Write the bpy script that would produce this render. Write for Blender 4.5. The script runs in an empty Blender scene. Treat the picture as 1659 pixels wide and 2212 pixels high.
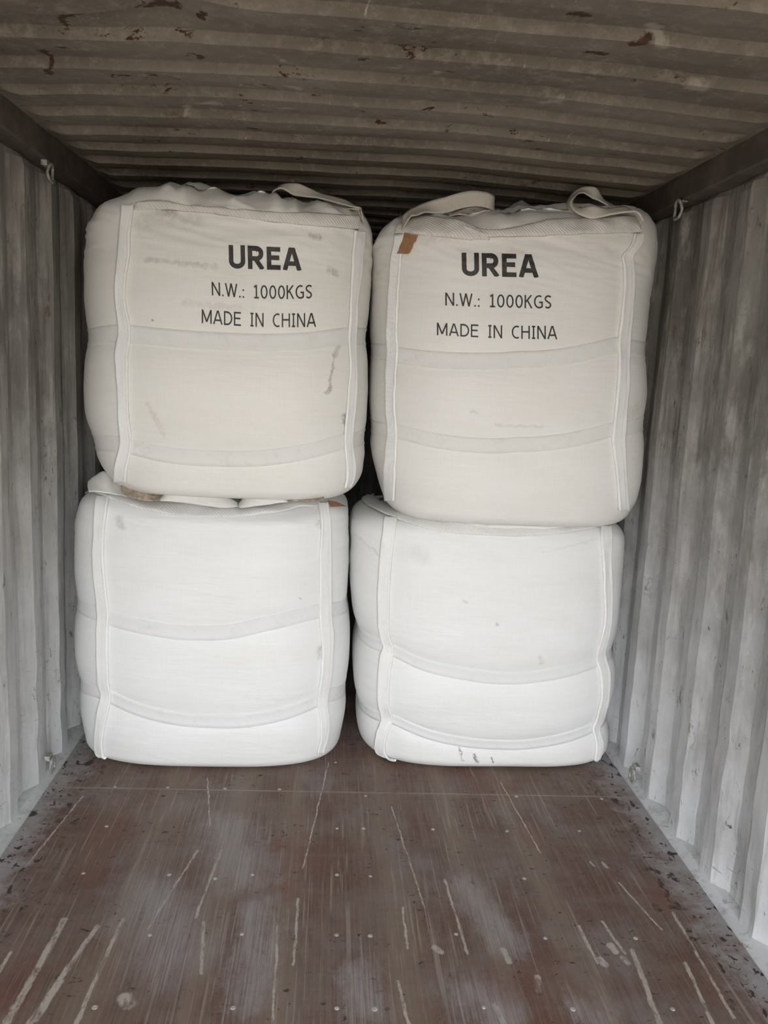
import bpy, bmesh, math, random
from mathutils import Vector, Matrix, noise
from mathutils.bvhtree import BVHTree

random.seed(7)
SC = bpy.context.scene
COL = SC.collection

# ------------------------------------------------------------------ camera
IW, IH = 1659.0, 2212.0
F, CX, CZ = 1788.08, -0.12497, 1.62372
YAW, PITCH, ROLL = 0.0700203, 0.1675914, 0.0475979
_cy, _sy, _cp, _sp = math.cos(YAW), math.sin(YAW), math.cos(PITCH), math.sin(PITCH)
_cr, _sr = math.cos(ROLL), math.sin(ROLL)
FW = Vector((_sy * _cp, _cy * _cp, -_sp))
_r = Vector((_cy, -_sy, 0)); _u = _r.cross(FW)
RT = _cr * _r + _sr * _u
UP = -_sr * _r + _cr * _u
CAM = Vector((CX, 0, CZ))
cd = bpy.data.cameras.new('camera')
cd.sensor_fit = 'VERTICAL'; cd.sensor_height = 24.0; cd.lens = F / IH * 24.0
cd.clip_start = 0.05; cd.clip_end = 200
cam = bpy.data.objects.new('camera', cd); COL.objects.link(cam)
cam.matrix_world = Matrix(((RT.x, UP.x, -FW.x, CAM.x), (RT.y, UP.y, -FW.y, CAM.y), (RT.z, UP.z, -FW.z, CAM.z), (0, 0, 0, 1)))
SC.camera = cam

# ------------------------------------------------------------------ light and exposure
DOOR_Y = -0.6
BACK_Y = 6.9
SC.view_settings.view_transform = 'Standard'
SC.view_settings.look = 'None'
SC.view_settings.gamma = 1.0
SC.view_settings.use_curve_mapping = False
SC.view_settings.exposure = 3.03
world = bpy.data.worlds.new('overcast_sky'); SC.world = world
world.use_nodes = True
bg = world.node_tree.nodes['Background']
_w = world.node_tree
_tc = _w.nodes.new('ShaderNodeTexCoord'); _sp = _w.nodes.new('ShaderNodeSeparateXYZ'); _mr = _w.nodes.new('ShaderNodeMapRange')
_w.links.new(_tc.outputs['Generated'], _sp.inputs[0]); _w.links.new(_sp.outputs[2], _mr.inputs[0])
_mr.interpolation_type = 'SMOOTHSTEP'; _mr.inputs[1].default_value = 0.15; _mr.inputs[2].default_value = 0.75
_mx = _w.nodes.new('ShaderNodeMix'); _mx.data_type = 'RGBA'; _w.links.new(_mr.outputs[0], _mx.inputs[0])
_mx.inputs[6].default_value = (1.18, 1.20, 1.21, 1)      # bright hazy horizon
_mx.inputs[7].default_value = (0.40, 0.45, 0.52, 1)     # cooler cloud overhead
_w.links.new(_mx.outputs[2], bg.inputs['Color'])
bg.inputs['Strength'].default_value = 1.0

# sun behind the container: the yard beyond its shadow is sunlit
sl = bpy.data.lights.new('sun', 'SUN'); sl.energy = 2.9; sl.angle = 0.02; sl.color = (1.0, 0.95, 0.87)
sun = bpy.data.objects.new('sun', sl); COL.objects.link(sun)
sun.rotation_euler = Vector((0.25, -0.60, -0.80)).to_track_quat('-Z', 'Y').to_euler()

# ------------------------------------------------------------------ helpers
def proj(P):
    d = P - CAM; z = d.dot(FW)
    return IW / 2 + F * d.dot(RT) / z, IH / 2 - F * d.dot(UP) / z
def ray(px, py):
    return (FW + RT * ((px - IW / 2) / F) - UP * ((py - IH / 2) / F))
def at_y(px, py, Y):
    d = ray(px, py); return CAM + d * (Y / d.y)

def interp(tab, x):
    if x <= tab[0][0]: return tab[0][1]
    for (a, va), (b, vb) in zip(tab, tab[1:]):
        if x <= b:
            t = (x - a) / (b - a) if b > a else 0
            return va + (vb - va) * t
    return tab[-1][1]
def smooth_interp(tab, x):
    """Catmull-Rom through the table."""
    n = len(tab)
    if x <= tab[0][0]: return tab[0][1]
    if x >= tab[-1][0]: return tab[-1][1]
    for i in range(n - 1):
        if tab[i][0] <= x <= tab[i + 1][0]:
            x0, y0 = tab[i]; x1, y1 = tab[i + 1]
            xm, ym = tab[i - 1] if i else tab[i]
            xp, yp = tab[i + 2] if i + 2 < n else tab[i + 1]
            h = x1 - x0
            if h <= 0: return y0
            m0 = (y1 - ym) / (x1 - xm) if x1 > xm else 0
            m1 = (yp - y0) / (xp - x0) if xp > x0 else 0
            t = (x - x0) / h; t2 = t * t; t3 = t2 * t
            return (2*t3 - 3*t2 + 1) * y0 + (t3 - 2*t2 + t) * h * m0 + (-2*t3 + 3*t2) * y1 + (t3 - t2) * h * m1
def catmull(pts, n):
    """n points along a smooth curve through 3-D pts."""
    out = []
    L = [0.0]
    for a, b in zip(pts, pts[1:]): L.append(L[-1] + (b - a).length)
    for k in range(n):
        s = L[-1] * k / (n - 1)
        out.append(Vector([smooth_interp([(l, p[c]) for l, p in zip(L, pts)], s) for c in range(3)]))
    return out
def smoothstep(a, b, x):
    t = max(0.0, min(1.0, (x - a) / (b - a))); return t * t * (3 - 2 * t)

def mesh_obj(name, verts, faces, mat, parent=None, loc=None, smooth=True):
    base = loc if loc is not None else (parent.matrix_world.translation.copy() if parent else Vector((0, 0, 0)))
    if parent is not None and loc is None:
        base = Vector(parent['_o']) if '_o' in parent.keys() else Vector((0, 0, 0))
    me = bpy.data.meshes.new(name)
    me.from_pydata([tuple(Vector(v) - base) for v in verts], [], faces)
    me.update()
    me.materials.append(mat)
    if smooth:
        me.polygons.foreach_set('use_smooth', [True] * len(me.polygons))
    o = bpy.data.objects.new(name, me); COL.objects.link(o)
    if parent is not None:
        o.parent = parent
    else:
        o.location = base
    return o
def bm_obj(name, bm, mat, parent=None, loc=None, smooth=False):
    bm.verts.ensure_lookup_table()
    for i, v in enumerate(bm.verts): v.index = i
    vs = [v.co.copy() for v in bm.verts]; fs = [[v.index for v in f.verts] for f in bm.faces]
    bm.free()
    return mesh_obj(name, vs, fs, mat, parent, loc, smooth)
def empty(name, loc, label, cat, group=None):
    o = bpy.data.objects.new(name, None); COL.objects.link(o)
    o.location = loc; o.empty_display_size = 0.1
    o['_o'] = list(loc)
    o['label'] = label; o['category'] = cat
    if group: o['group'] = group
    return o
def structure(o):
    o['kind'] = 'structure'; return o
def box(bm, lo, hi, bev=0.0):
    r = bmesh.ops.create_cube(bm, size=1.0)
    vs = r['verts']
    for v in vs:
        v.co = Vector([(lo[i] + hi[i]) / 2 + v.co[i] * (hi[i] - lo[i]) for i in range(3)])
    if bev:
        es = list({e for v in vs for e in v.link_edges})
        bmesh.ops.bevel(bm, geom=es, offset=bev, segments=2, affect='EDGES', profile=0.5)
def grid_faces(nr, nc, wrap=False):
    fs = []
    for r in range(nr - 1):
        for c in range(nc if wrap else nc - 1):
            c2 = (c + 1) % nc
            fs.append((r * nc + c, r * nc + c2, (r + 1) * nc + c2, (r + 1) * nc + c))
    return fs
def tube(path, rad, nseg=8, closed=False):
    vs, fs = [], []
    n = len(path)
    prev = None
    for i, p in enumerate(path):
        a = path[(i - 1) % n] if closed or i > 0 else p
        b = path[(i + 1) % n] if closed or i < n - 1 else p
        t = (b - a).normalized()
        if prev is None:
            prev = t.orthogonal().normalized()
        nrm = (prev - t * prev.dot(t)).normalized(); prev = nrm
        bi = t.cross(nrm)
        for k in range(nseg):
            an = 2 * math.pi * k / nseg
            vs.append(p + (nrm * math.cos(an) + bi * math.sin(an)) * rad)
    rows = n if closed else n - 1
    for i in range(rows):
        j = (i + 1) % n
        for k in range(nseg):
            k2 = (k + 1) % nseg
            fs.append((i * nseg + k, i * nseg + k2, j * nseg + k2, j * nseg + k))
    if not closed:
        fs.append(tuple(range(nseg))[::-1]); fs.append(tuple((n - 1) * nseg + k for k in range(nseg)))
    return vs, fs

# ------------------------------------------------------------------ material node helpers
class NT:
    def __init__(s, name):
        s.m = bpy.data.materials.new(name); s.m.use_nodes = True
        s.t = s.m.node_tree; s.n = s.t.nodes
        s.b = s.n['Principled BSDF']
        s.tc = s.n.new('ShaderNodeTexCoord')
    def link(s, a, b): s.t.links.new(a, b)
    def put(s, node, i, v):
        if v is None: return
        if hasattr(v, 'is_output'): s.link(v, node.inputs[i])
        else:
            node.inputs[i].default_value = v
    def obj(s): return s.tc.outputs['Object']
    def mapping(s, vec, scale=(1, 1, 1), loc=(0, 0, 0), rot=(0, 0, 0)):
        m = s.n.new('ShaderNodeMapping'); s.link(vec, m.inputs['Vector'])
        m.inputs['Scale'].default_value = scale; m.inputs['Location'].default_value = loc; m.inputs['Rotation'].default_value = rot
        return m.outputs[0]
    def noise(s, vec, scale, detail=4, rough=0.55, dist=0.0, out='Fac'):
        n = s.n.new('ShaderNodeTexNoise'); s.link(vec, n.inputs['Vector'])
        n.inputs['Scale'].default_value = scale; n.inputs['Detail'].default_value = detail
        n.inputs['Roughness'].default_value = rough; n.inputs['Distortion'].default_value = dist
        return n.outputs[out]
    def voronoi(s, vec, scale, feature='F1', rnd=1.0):
        n = s.n.new('ShaderNodeTexVoronoi'); n.feature = feature; s.link(vec, n.inputs['Vector'])
        n.inputs['Scale'].default_value = scale; n.inputs['Randomness'].default_value = rnd
        return n.outputs['Distance']
    def ramp(s, fac, lo, hi, a=0.0, b=1.0, smooth=True):
        n = s.n.new('ShaderNodeMapRange'); n.interpolation_type = 'SMOOTHSTEP' if smooth else 'LINEAR'
        s.put(n, 0, fac)
        n.inputs[1].default_value = lo; n.inputs[2].default_value = hi
        n.inputs[3].default_value = a; n.inputs[4].default_value = b
        return n.outputs[0]
    def math(s, op, a, b=None, c=None, clamp=False):
        n = s.n.new('ShaderNodeMath'); n.operation = op; n.use_clamp = clamp
        s.put(n, 0, a); s.put(n, 1, b); s.put(n, 2, c)
        return n.outputs[0]
    def vmath(s, op, a, b=None, scale=None, out=0):
        n = s.n.new('ShaderNodeVectorMath'); n.operation = op
        s.put(n, 0, a); s.put(n, 1, b)
        if scale is not None: s.put(n, 3, scale)
        return n.outputs[out]
    def mix(s, fac, a, b):
        n = s.n.new('ShaderNodeMix'); n.data_type = 'RGBA'
        s.put(n, 0, fac)
        s.put(n, 6, a if hasattr(a, 'is_output') else (*a, 1)); s.put(n, 7, b if hasattr(b, 'is_output') else (*b, 1))
        return n.outputs[2]
    def sep(s, vec):
        n = s.n.new('ShaderNodeSeparateXYZ'); s.link(vec, n.inputs[0]); return n.outputs
    def bump(s, h, strength=0.3, dist=0.01, normal=None):
        n = s.n.new('ShaderNodeBump'); s.link(h, n.inputs['Height'])
        n.inputs['Strength'].default_value = strength; n.inputs['Distance'].default_value = dist
        if normal is not None: s.link(normal, n.inputs['Normal'])
        return n.outputs[0]
    def flat(s, vec, axes):
        """keep only the given axes of vec"""
        return s.vmath('MULTIPLY', vec, tuple(1.0 if a in axes else 0.0 for a in 'xyz'))
    def seg(s, vec, a, b, w, soft=0.4):
        """mask of a stroke from a to b with half width w"""
        a = Vector(a); ba = Vector(b) - a; L2 = max(ba.dot(ba), 1e-8)
        pa = s.vmath('SUBTRACT', vec, tuple(a))
        d = s.vmath('DOT_PRODUCT', pa, tuple(ba / L2), out=1)
        h = s.math('ADD', d, 0.0, clamp=True)
        pr = s.vmath('SCALE', tuple(ba), scale=h)
        df = s.vmath('SUBTRACT', pa, pr)
        ln = s.vmath('LENGTH', df, out=1)
        return s.ramp(ln, w * (1 - soft), w * (1 + soft), 1.0, 0.0)
    def anymax(s, lst):
        o = lst[0]
        for x in lst[1:]: o = s.math('MAXIMUM', o, x)
        return o
    def done(s, col=None, rough=None, normal=None, metal=0.0, spec=None):
        if col is not None: s.put(s.b, 'Base Color', col if hasattr(col, 'is_output') else (*col, 1))
        if rough is not None: s.put(s.b, 'Roughness', rough)
        if normal is not None: s.link(normal, s.b.inputs['Normal'])
        s.b.inputs['Metallic'].default_value = metal
        if spec is not None: s.b.inputs['Specular IOR Level'].default_value = spec
        return s.m

# ------------------------------------------------------------------ materials
def wall_material(name, side):
    n = NT(name); o = n.obj(); x, y, z = n.sep(o)
    big = n.noise(n.mapping(o, (1, 1, 0.45)), 3.2, 6, 0.6)
    mot = n.noise(n.mapping(o, (1, 1, 0.35)), 17, 7, 0.72)
    stk = n.noise(n.mapping(o, (1, 1, 0.06)), 38, 5, 0.65)
    c = n.mix(n.ramp(big, 0.35, 0.66), (0.150, 0.136, 0.118) if side < 0 else (0.125, 0.113, 0.098), (0.285, 0.268, 0.242) if side < 0 else (0.240, 0.226, 0.205))
    c = n.mix(n.ramp(mot, 0.45, 0.68, 0, 0.7), c, (0.40, 0.38, 0.35))
    c = n.mix(n.ramp(stk, 0.48, 0.66, 0, 0.65), c, (0.095, 0.080, 0.068))
    # uneven cargo dust low down, carried higher to paint in the stronger light there
    dn = n.noise(n.mapping(o, (1, 1, 0.7)), 7, 6, 0.7)
    lvl = n.math('ADD', z, n.ramp(dn, 0.2, 0.8, -0.45, 0.45, False))
    c = n.mix(n.ramp(lvl, -0.1, 1.6, 1.0, 0.0, False), c, (0.60, 0.61, 0.625) if side > 0 else (0.52, 0.53, 0.535))
    # sooty vertical runs over the paint
    c = n.mix(n.ramp(n.noise(n.mapping(o, (1, 1, 0.10), loc=(4, 2, 0)), 20, 6, 0.7), 0.50, 0.66, 0, 0.42), c, (0.20, 0.19, 0.18))
    # thin dark chips and scuffs
    ch = n.noise(n.mapping(o, (1, 1, 0.28)), 46, 4, 0.7, 1.1)
    gate = n.ramp(n.noise(o, 5.0, 3, 0.6), 0.46, 0.56)
    chip = n.math('MULTIPLY', n.ramp(ch, 0.635, 0.665), gate)
    c = n.mix(n.math('MULTIPLY', chip, 0.35), c, (0.09, 0.065, 0.052))
    # diagonal scratches left by loads
    w = n.n.new('ShaderNodeTexNoise'); n.link(n.mapping(o, (1, 8, 55), rot=(0.38 if side > 0 else -0.3, 0, 0)), w.inputs['Vector'])
    w.inputs['Scale'].default_value = 2.4; w.inputs['Detail'].default_value = 3
    scr = n.math('MULTIPLY', n.ramp(w.outputs['Fac'], 0.635, 0.68), n.ramp(n.noise(o, 3.1, 2), 0.50, 0.60, 0, 0.5))
    c = n.mix(scr, c, (0.17, 0.155, 0.14))
    c = n.mix(n.math('MULTIPLY', chip, 0.8), c, (0.08, 0.062, 0.052))
    rust = n.math('MULTIPLY', n.ramp(n.noise(n.mapping(o, (1, 1, 0.5)), 12, 6, 0.8), 0.60, 0.68), 0.7)
    c = n.mix(rust, c, (0.105, 0.060, 0.036))
    nb = n.bump(mot, 0.35, 0.004)
    return n.done(c, n.ramp(mot, 0.3, 0.7, 0.5, 0.72), nb)

def ceiling_material():
    n = NT('sooty_painted_roof_steel'); o = n.obj()
    big = n.noise(n.mapping(o, (0.6, 1, 1)), 2.4, 6, 0.6)
    mot = n.noise(o, 24, 7, 0.75)
    fine = n.noise(o, 120, 3, 0.7)
    c = n.mix(n.ramp(big, 0.35, 0.68), (0.145, 0.127, 0.105), (0.215, 0.190, 0.158))
    c = n.mix(n.ramp(mot, 0.46, 0.70, 0, 0.6), c, (0.30, 0.268, 0.226))
    c = n.mix(n.ramp(fine, 0.5, 0.75, 0, 0.35), c, (0.11, 0.09, 0.07))
    r1 = n.noise(n.mapping(o, (0.55, 1, 1)), 15, 6, 0.75, 0.5)
    r2 = n.ramp(n.noise(o, 3.0, 2), 0.45, 0.58)
    rust = n.math('MULTIPLY', n.ramp(r1, 0.605, 0.63), r2)
    c = n.mix(rust, c, (0.055, 0.024, 0.012))
    w = n.noise(n.mapping(o, (3, 1.2, 1), rot=(0, 0, 0.6)), 9, 5, 0.8, 1.2)
    sc = n.math('MULTIPLY', n.ramp(w, 0.62, 0.66), n.ramp(n.noise(o, 2.2, 2), 0.50, 0.60, 0, 0.6))
    c = n.mix(sc, c, (0.50, 0.45, 0.38))
    # rusty scrapes and pale rubbed spots seen on single ribs
    v = n.vmath('ADD', o, n.vmath('SCALE', n.vmath('SUBTRACT', n.noise(o, 16, 4, 0.7, out='Color'), (0.5, 0.5, 0.5)), scale=0.09))
    v = n.flat(v, 'xy')
    rs = []
    for (x0, y0, x1, y1, w_) in [(300, 55, 372, 48, .010), (345, 45, 380, 55, .013), (130, 65, 200, 60, .007), (130, 70, 150, 82, .009), (430, 60, 445, 85, .006),
                                 (765, 88, 790, 105, .012), (755, 95, 770, 85, .008), (640, 15, 655, 35, .012), (1150, 2, 1180, 5, .012), (1240, 70, 1262, 74, .012),
                                 (100, 135, 105, 160, .008), (425, 135, 430, 158, .008), (1365, 110, 1385, 108, .012), (1270, 148, 1310, 152, .007)]:
        a = CAM + ray(x0, y0) * ((2.38 - CZ) / ray(x0, y0).z); b = CAM + ray(x1, y1) * ((2.38 - CZ) / ray(x1, y1).z)
        rs.append(n.seg(v, (a.x, a.y, 0), (b.x, b.y, 0), w_))
    c = n.mix(n.math('MULTIPLY', n.anymax(rs), 0.9), c, (0.050, 0.022, 0.012))
    ps = []
    for (x0, y0, x1, y1, w_) in [(400, 243, 460, 240, .028), (400, 255, 404, 262, .01), (500, 250, 520, 245, .012), (512, 142, 540, 150, .010), (605, 150, 612, 170, .01),
                                 (620, 255, 690, 265, .022), (610, 212, 640, 225, .014), (460, 290, 515, 292, .012), (845, 182, 850, 180, .018), (938, 195, 955, 182, .01),
                                 (1175, 236, 1200, 232, .012), (1490, 190, 1510, 196, .016), (1400, 95, 1430, 115, .012)]:
        a = CAM + ray(x0, y0) * ((2.38 - CZ) / ray(x0, y0).z); b = CAM + ray(x1, y1) * ((2.38 - CZ) / ray(x1, y1).z)
        ps.append(n.seg(v, (a.x, a.y, 0), (b.x, b.y, 0), w_, 0.7))
    c = n.mix(n.math('MULTIPLY', n.anymax(ps), 0.5), c, (0.46, 0.42, 0.36))
    return n.done(c, 0.75, n.bump(mot, 0.25, 0.003), spec=0.15)

def dark_rail_material():
    n = NT('dark_grimy_rail_paint'); o = n.obj()
    m = n.noise(o, 12, 6, 0.7)
    c = n.mix(n.ramp(m, 0.4, 0.7), (0.070, 0.056, 0.045), (0.125, 0.103, 0.085))
    return n.done(c, 0.6, n.bump(m, 0.2, 0.003))

def dusty_rail_material():
    n = NT('dusty_grey_bottom_rail'); o = n.obj()
    m = n.noise(o, 14, 7, 0.75)
    c = n.mix(n.ramp(m, 0.35, 0.68), (0.22, 0.215, 0.21), (0.42, 0.42, 0.42))
    d = n.ramp(n.noise(o, 33, 4, 0.7, 0.5), 0.64, 0.67)
    c = n.mix(d, c, (0.07, 0.06, 0.055))
    return n.done(c, 0.75, n.bump(m, 0.25, 0.003))

def floor_material():
    n = NT('scratched_brown_plywood'); o = n.obj(); x, y, z = n.sep(o)
    g1 = n.noise(n.mapping(o, (1, 0.10, 1)), 5.5, 6, 0.6)
    g2 = n.noise(n.mapping(o, (1, 0.03, 1)), 42, 6, 0.7)
    g3 = n.noise(n.mapping(o, (1, 0.018, 1)), 190, 4, 0.7)
    blot = n.noise(o, 3.4, 6, 0.6)
    c = n.mix(n.ramp(blot, 0.38, 0.64), (0.128, 0.063, 0.046), (0.165, 0.112, 0.092))
    c = n.mix(n.ramp(g1, 0.44, 0.72, 0, 0.6), c, (0.175, 0.125, 0.092))
    c = n.mix(n.ramp(g2, 0.52, 0.72, 0, 0.32), c, (0.22, 0.172, 0.142))
    c = n.mix(n.ramp(g2, 0.25, 0.46, 0.32, 0), c, (0.055, 0.032, 0.025))
    c = n.mix(n.ramp(g3, 0.50, 0.66, 0, 0.38), c, (0.235, 0.185, 0.158))
    c = n.mix(n.ramp(g3, 0.34, 0.48, 0.42, 0), c, (0.055, 0.034, 0.027))
    # long worn bands in the veneer
    vb0 = n.vmath('ADD', o, n.vmath('SCALE', n.vmath('SUBTRACT', n.noise(n.mapping(o, (1, 0.12, 1)), 10, 4, 0.7, out='Color'), (0.5, 0.5, 0.5)), scale=0.14))
    vb0 = n.flat(vb0, 'xy')
    wb = n.anymax([n.seg(vb0, (a, 1.6, 0), (b, 3.4, 0), w_, 0.9) for a, b, w_ in ((-.70, -.66, .05), (-.43, -.40, .035), (-.22, -.19, .045), (.14, .12, .05), (.66, .58, .045), (.40, .36, .025))])
    c = n.mix(n.math('MULTIPLY', wb, n.ramp(g2, 0.35, 0.6, 0.35, 0.8)), c, (0.215, 0.158, 0.118))
    # cross-wise smears and dark blotches
    sm = n.noise(n.mapping(o, (0.35, 1.6, 1), loc=(1, 7, 0)), 7, 7, 0.75)
    c = n.mix(n.ramp(sm, 0.50, 0.66, 0, 0.30), c, (0.21, 0.165, 0.145))
    c = n.mix(n.ramp(sm, 0.30, 0.44, 0.35, 0), c, (0.070, 0.042, 0.034))
    mt = n.noise(o, 45, 6, 0.8)
    c = n.mix(n.ramp(mt, 0.52, 0.68, 0, 0.28), c, (0.25, 0.205, 0.18))
    # reddish bare patches
    c = n.mix(n.math('MULTIPLY', n.ramp(n.noise(n.mapping(o, (1, 0.6, 1), loc=(3, 1, 0)), 2.6, 4), 0.56, 0.68), 0.45), c, (0.17, 0.068, 0.045))
    # grey dust veil, in patches
    du = n.noise(n.mapping(o, (1, 0.5, 1)), 4.4, 7, 0.68)
    c = n.mix(n.ramp(du, 0.48, 0.80, 0, 0.7), c, (0.25, 0.235, 0.24))
    # dust drift along both walls
    ax = n.math('ABSOLUTE', x)
    edge = n.math('ADD', ax, n.ramp(n.noise(o, 11, 6, 0.75), 0.25, 0.75, -0.11, 0.11, False))
    c = n.mix(n.ramp(edge, 1.00, 1.17, 0, 0.85), c, (0.35, 0.335, 0.345))
    pit = n.math('MULTIPLY', n.ramp(n.noise(n.mapping(o, (1, 0.7, 1)), 30, 3, 0.6, 0.4), 0.59, 0.62), n.ramp(edge, 0.92, 1.05))
    c = n.mix(pit, c, (0.03, 0.024, 0.02))
    # small dark nicks
    nk = n.math('MULTIPLY', n.ramp(n.noise(n.mapping(o, (0.6, 1, 1)), 60, 3, 0.6, 0.6), 0.64, 0.66), n.ramp(n.noise(o, 5, 2), 0.46, 0.54))
    c = n.mix(nk, c, (0.035, 0.026, 0.02))
    # fine pale scratches at slight angles
    for k, (rz, sc, th) in enumerate(((0.07, 90, 0.665), (-0.12, 70, 0.67), (0.30, 50, 0.68), (0.02, 120, 0.65))):
        w = n.noise(n.mapping(o, (1, 0.016, 1), rot=(0, 0, rz), loc=(k * 2.3, k, 0)), sc, 2, 0.5)
        g = n.ramp(n.noise(n.mapping(o, (1, 1, 1), loc=(k, 5, 0)), 3.0, 3), 0.44, 0.60, 0, 0.6)
        c = n.mix(n.math('MULTIPLY', n.ramp(w, th - 0.03, th), g), c, (0.31, 0.26, 0.225))
    # scraped stripes of bare pale wood, placed
    v = n.vmath('ADD', o, n.vmath('SCALE', n.vmath('SUBTRACT', n.noise(n.mapping(o, (1, 0.35, 1)), 34, 5, 0.8, out='Color'), (0.5, 0.5, 0.5)), scale=0.022))
    v = n.flat(v, 'xy')
    S = [(-.848, 2.24, -.868, 1.80, .011), (-.746, 2.21, -.82, 1.80, .009), (-.681, 2.24, -.699, 1.80, .007), (-.444, 2.23, -.418, 2.02, .006),
         (.943, 2.055, .916, 1.80, .006), (.808, 2.11, .775, 1.80, .009), (.68, 2.215, .686, 2.056, .005), (.152, 2.30, .15, 2.114, .004),
         (.428, 2.11, .434, 2.06, .011), (.759, 2.237, .78, 2.094, .006), (.113, 1.986, .133, 1.80, .005), (-.225, 2.213, -.214, 1.80, .004),
         (.301, 2.443, .321, 2.094, .004), (-.52, 2.60, -.60, 2.2, .004), (-.44, 2.6, -.47, 2.25, .004), (.23, 2.12, .245, 2.10, .012),
         (.70, 2.07, .705, 2.05, .013), (.77, 2.075, .775, 2.055, .011), (.75, 2.13, .755, 2.10, .012), (-.60, 1.93, -.585, 1.91, .022),
         (-.17, 2.34, -.172, 2.05, .004), (.50, 2.0, .49, 1.95, .010), (1.0, 2.28, .985, 1.85, .005), (.88, 2.43, .93, 2.20, .004),
         (-.95, 2.1, -.96, 1.85, .006), (.36, 1.9, .38, 1.80, .008), (-.78, 1.99, -.80, 1.86, .010), (.86, 2.545, .868, 2.515, .007), (.82, 2.545, .828, 2.525, .006),
         (-.08, 3.25, -.16, 2.5, .003), (.16, 2.9, .22, 2.3, .003), (-.56, 3.1, -.50, 2.75, .003), (.62, 3.1, .66, 2.6, .003), (-1.0, 2.95, -1.05, 2.5, .004)]
    st = n.anymax([n.seg(v, (a, b, 0), (c2, d, 0), w * 0.85, 0.3) for a, b, c2, d, w in S])
    st = n.math('MULTIPLY', st, n.ramp(n.noise(n.mapping(o, (1, 0.4, 1)), 30, 4, 0.8), 0.36, 0.56, 0.15, 1))
    c = n.mix(n.math('MULTIPLY', st, 0.85), c, (0.50, 0.45, 0.39))
    # chalky blotches of spilt powder
    B = [(.60, 1.88, .62, 1.86, .05), (.30, 1.93, .36, 1.88, .06), (-.62, 2.35, -.50, 2.10, .10), (.36, 2.42, .44, 2.15, .055), (-.29, 2.30, -.28, 1.92, .05), (-.45, 2.75, -.35, 2.45, .08), (.0, 2.0, .03, 1.9, .05)]
    vb = n.vmath('ADD', o, n.vmath('SCALE', n.vmath('SUBTRACT', n.noise(n.mapping(o, (1, 0.5, 1)), 12, 7, 0.85, out='Color'), (0.5, 0.5, 0.5)), scale=0.26))
    vb = n.flat(vb, 'xy')
    bl = n.anymax([n.seg(vb, (a, b, 0), (c2, d, 0), w, 0.95) for a, b, c2, d, w in B])
    bl = n.math('MULTIPLY', bl, n.ramp(g3, 0.35, 0.6, 0.45, 1.0))
    c = n.mix(n.math('MULTIPLY', bl, 0.65), c, (0.36, 0.335, 0.34))
    # joint between two plywood sheets, filled with pale dust
    ys = n.math('SUBTRACT', y, 3.003)
    ys = n.math('ADD', ys, n.math('MULTIPLY', x, 0.0095))
    j = n.ramp(n.math('ABSOLUTE', ys), 0.0025, 0.006, 0.9, 0.0)
    c = n.mix(n.math('MULTIPLY', j, n.ramp(g1, 0.3, 0.6, 0.35, 0.9)), c, (0.30, 0.25, 0.22))
    h = n.math('ADD', n.math('MULTIPLY', g3, 0.7), n.math('MULTIPLY', g2, 0.5))
    return n.done(c, n.ramp(g2, 0.3, 0.7, 0.50, 0.68), n.bump(h, 0.30, 0.004), spec=0.4)

def fabric_material(name, stains=(), base=(0.80, 0.795, 0.77)):
    """woven polypropylene; stains: (a, b, half width, strength, colour) in world x,z"""
    n = NT(name); o = n.tc.outputs['Object']
    x, y, z = n.sep(o)
    m1 = n.noise(n.mapping(o, (1, 1, 2.6)), 2.6, 5, 0.6)
    m2 = n.noise(n.mapping(o, (0.5, 1, 5)), 14, 6, 0.7)
    c = n.mix(n.ramp(m1, 0.40, 0.75, 0, 0.5), base, tuple(b * f for b, f in zip(base, (0.93, 0.92, 0.885))))
    c = n.mix(n.ramp(m2, 0.55, 0.80, 0, 0.35), c, tuple(b * f for b, f in zip(base, (0.88, 0.86, 0.81))))
    if stains:
        v = n.vmath('ADD', o, n.vmath('SCALE', n.vmath('SUBTRACT', n.noise(o, 28, 5, 0.8, out='Color'), (0.5, 0.5, 0.5)), scale=0.05))
        v = n.flat(v, 'xz')
        front = n.ramp(y, -0.15, 0.0, 1.0, 0.0)
        for a, b, w, k, col in stains:
            s = n.math('MULTIPLY', n.seg(v, (a[0], 0, a[1]), (b[0], 0, b[1]), w, 0.75), n.math('MULTIPLY', front, k))
            s = n.math('MULTIPLY', s, n.ramp(n.noise(o, 45, 4, 0.7), 0.35, 0.6, 0.3, 1.0))
            c = n.mix(s, c, col)
    # weave: fine horizontal and vertical tapes
    wv = n.n.new('ShaderNodeTexNoise'); n.link(n.mapping(o, (6, 6, 330)), wv.inputs['Vector']); wv.inputs['Scale'].default_value = 1.0; wv.inputs['Detail'].default_value = 2
    wh = n.n.new('ShaderNodeTexNoise'); n.link(n.mapping(o, (330, 330, 6)), wh.inputs['Vector']); wh.inputs['Scale'].default_value = 1.0; wh.inputs['Detail'].default_value = 2
    h = n.math('ADD', wv.outputs['Fac'], wh.outputs['Fac'])
    c = n.mix(n.ramp(h, 0.85, 1.2, 0.0, 0.10), c, (1.0, 1.0, 1.0))
    nb = n.bump(h, 0.10, 0.0015)
    m3 = n.noise(n.mapping(o, (0.8, 1, 4.0)), 7, 3, 0.5)
    nb = n.bump(m3, 0.28, 0.012, nb)
    n.b.inputs['Sheen Weight'].default_value = 0.08
    return n.done(c, 0.52, nb, spec=0.35)

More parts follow.
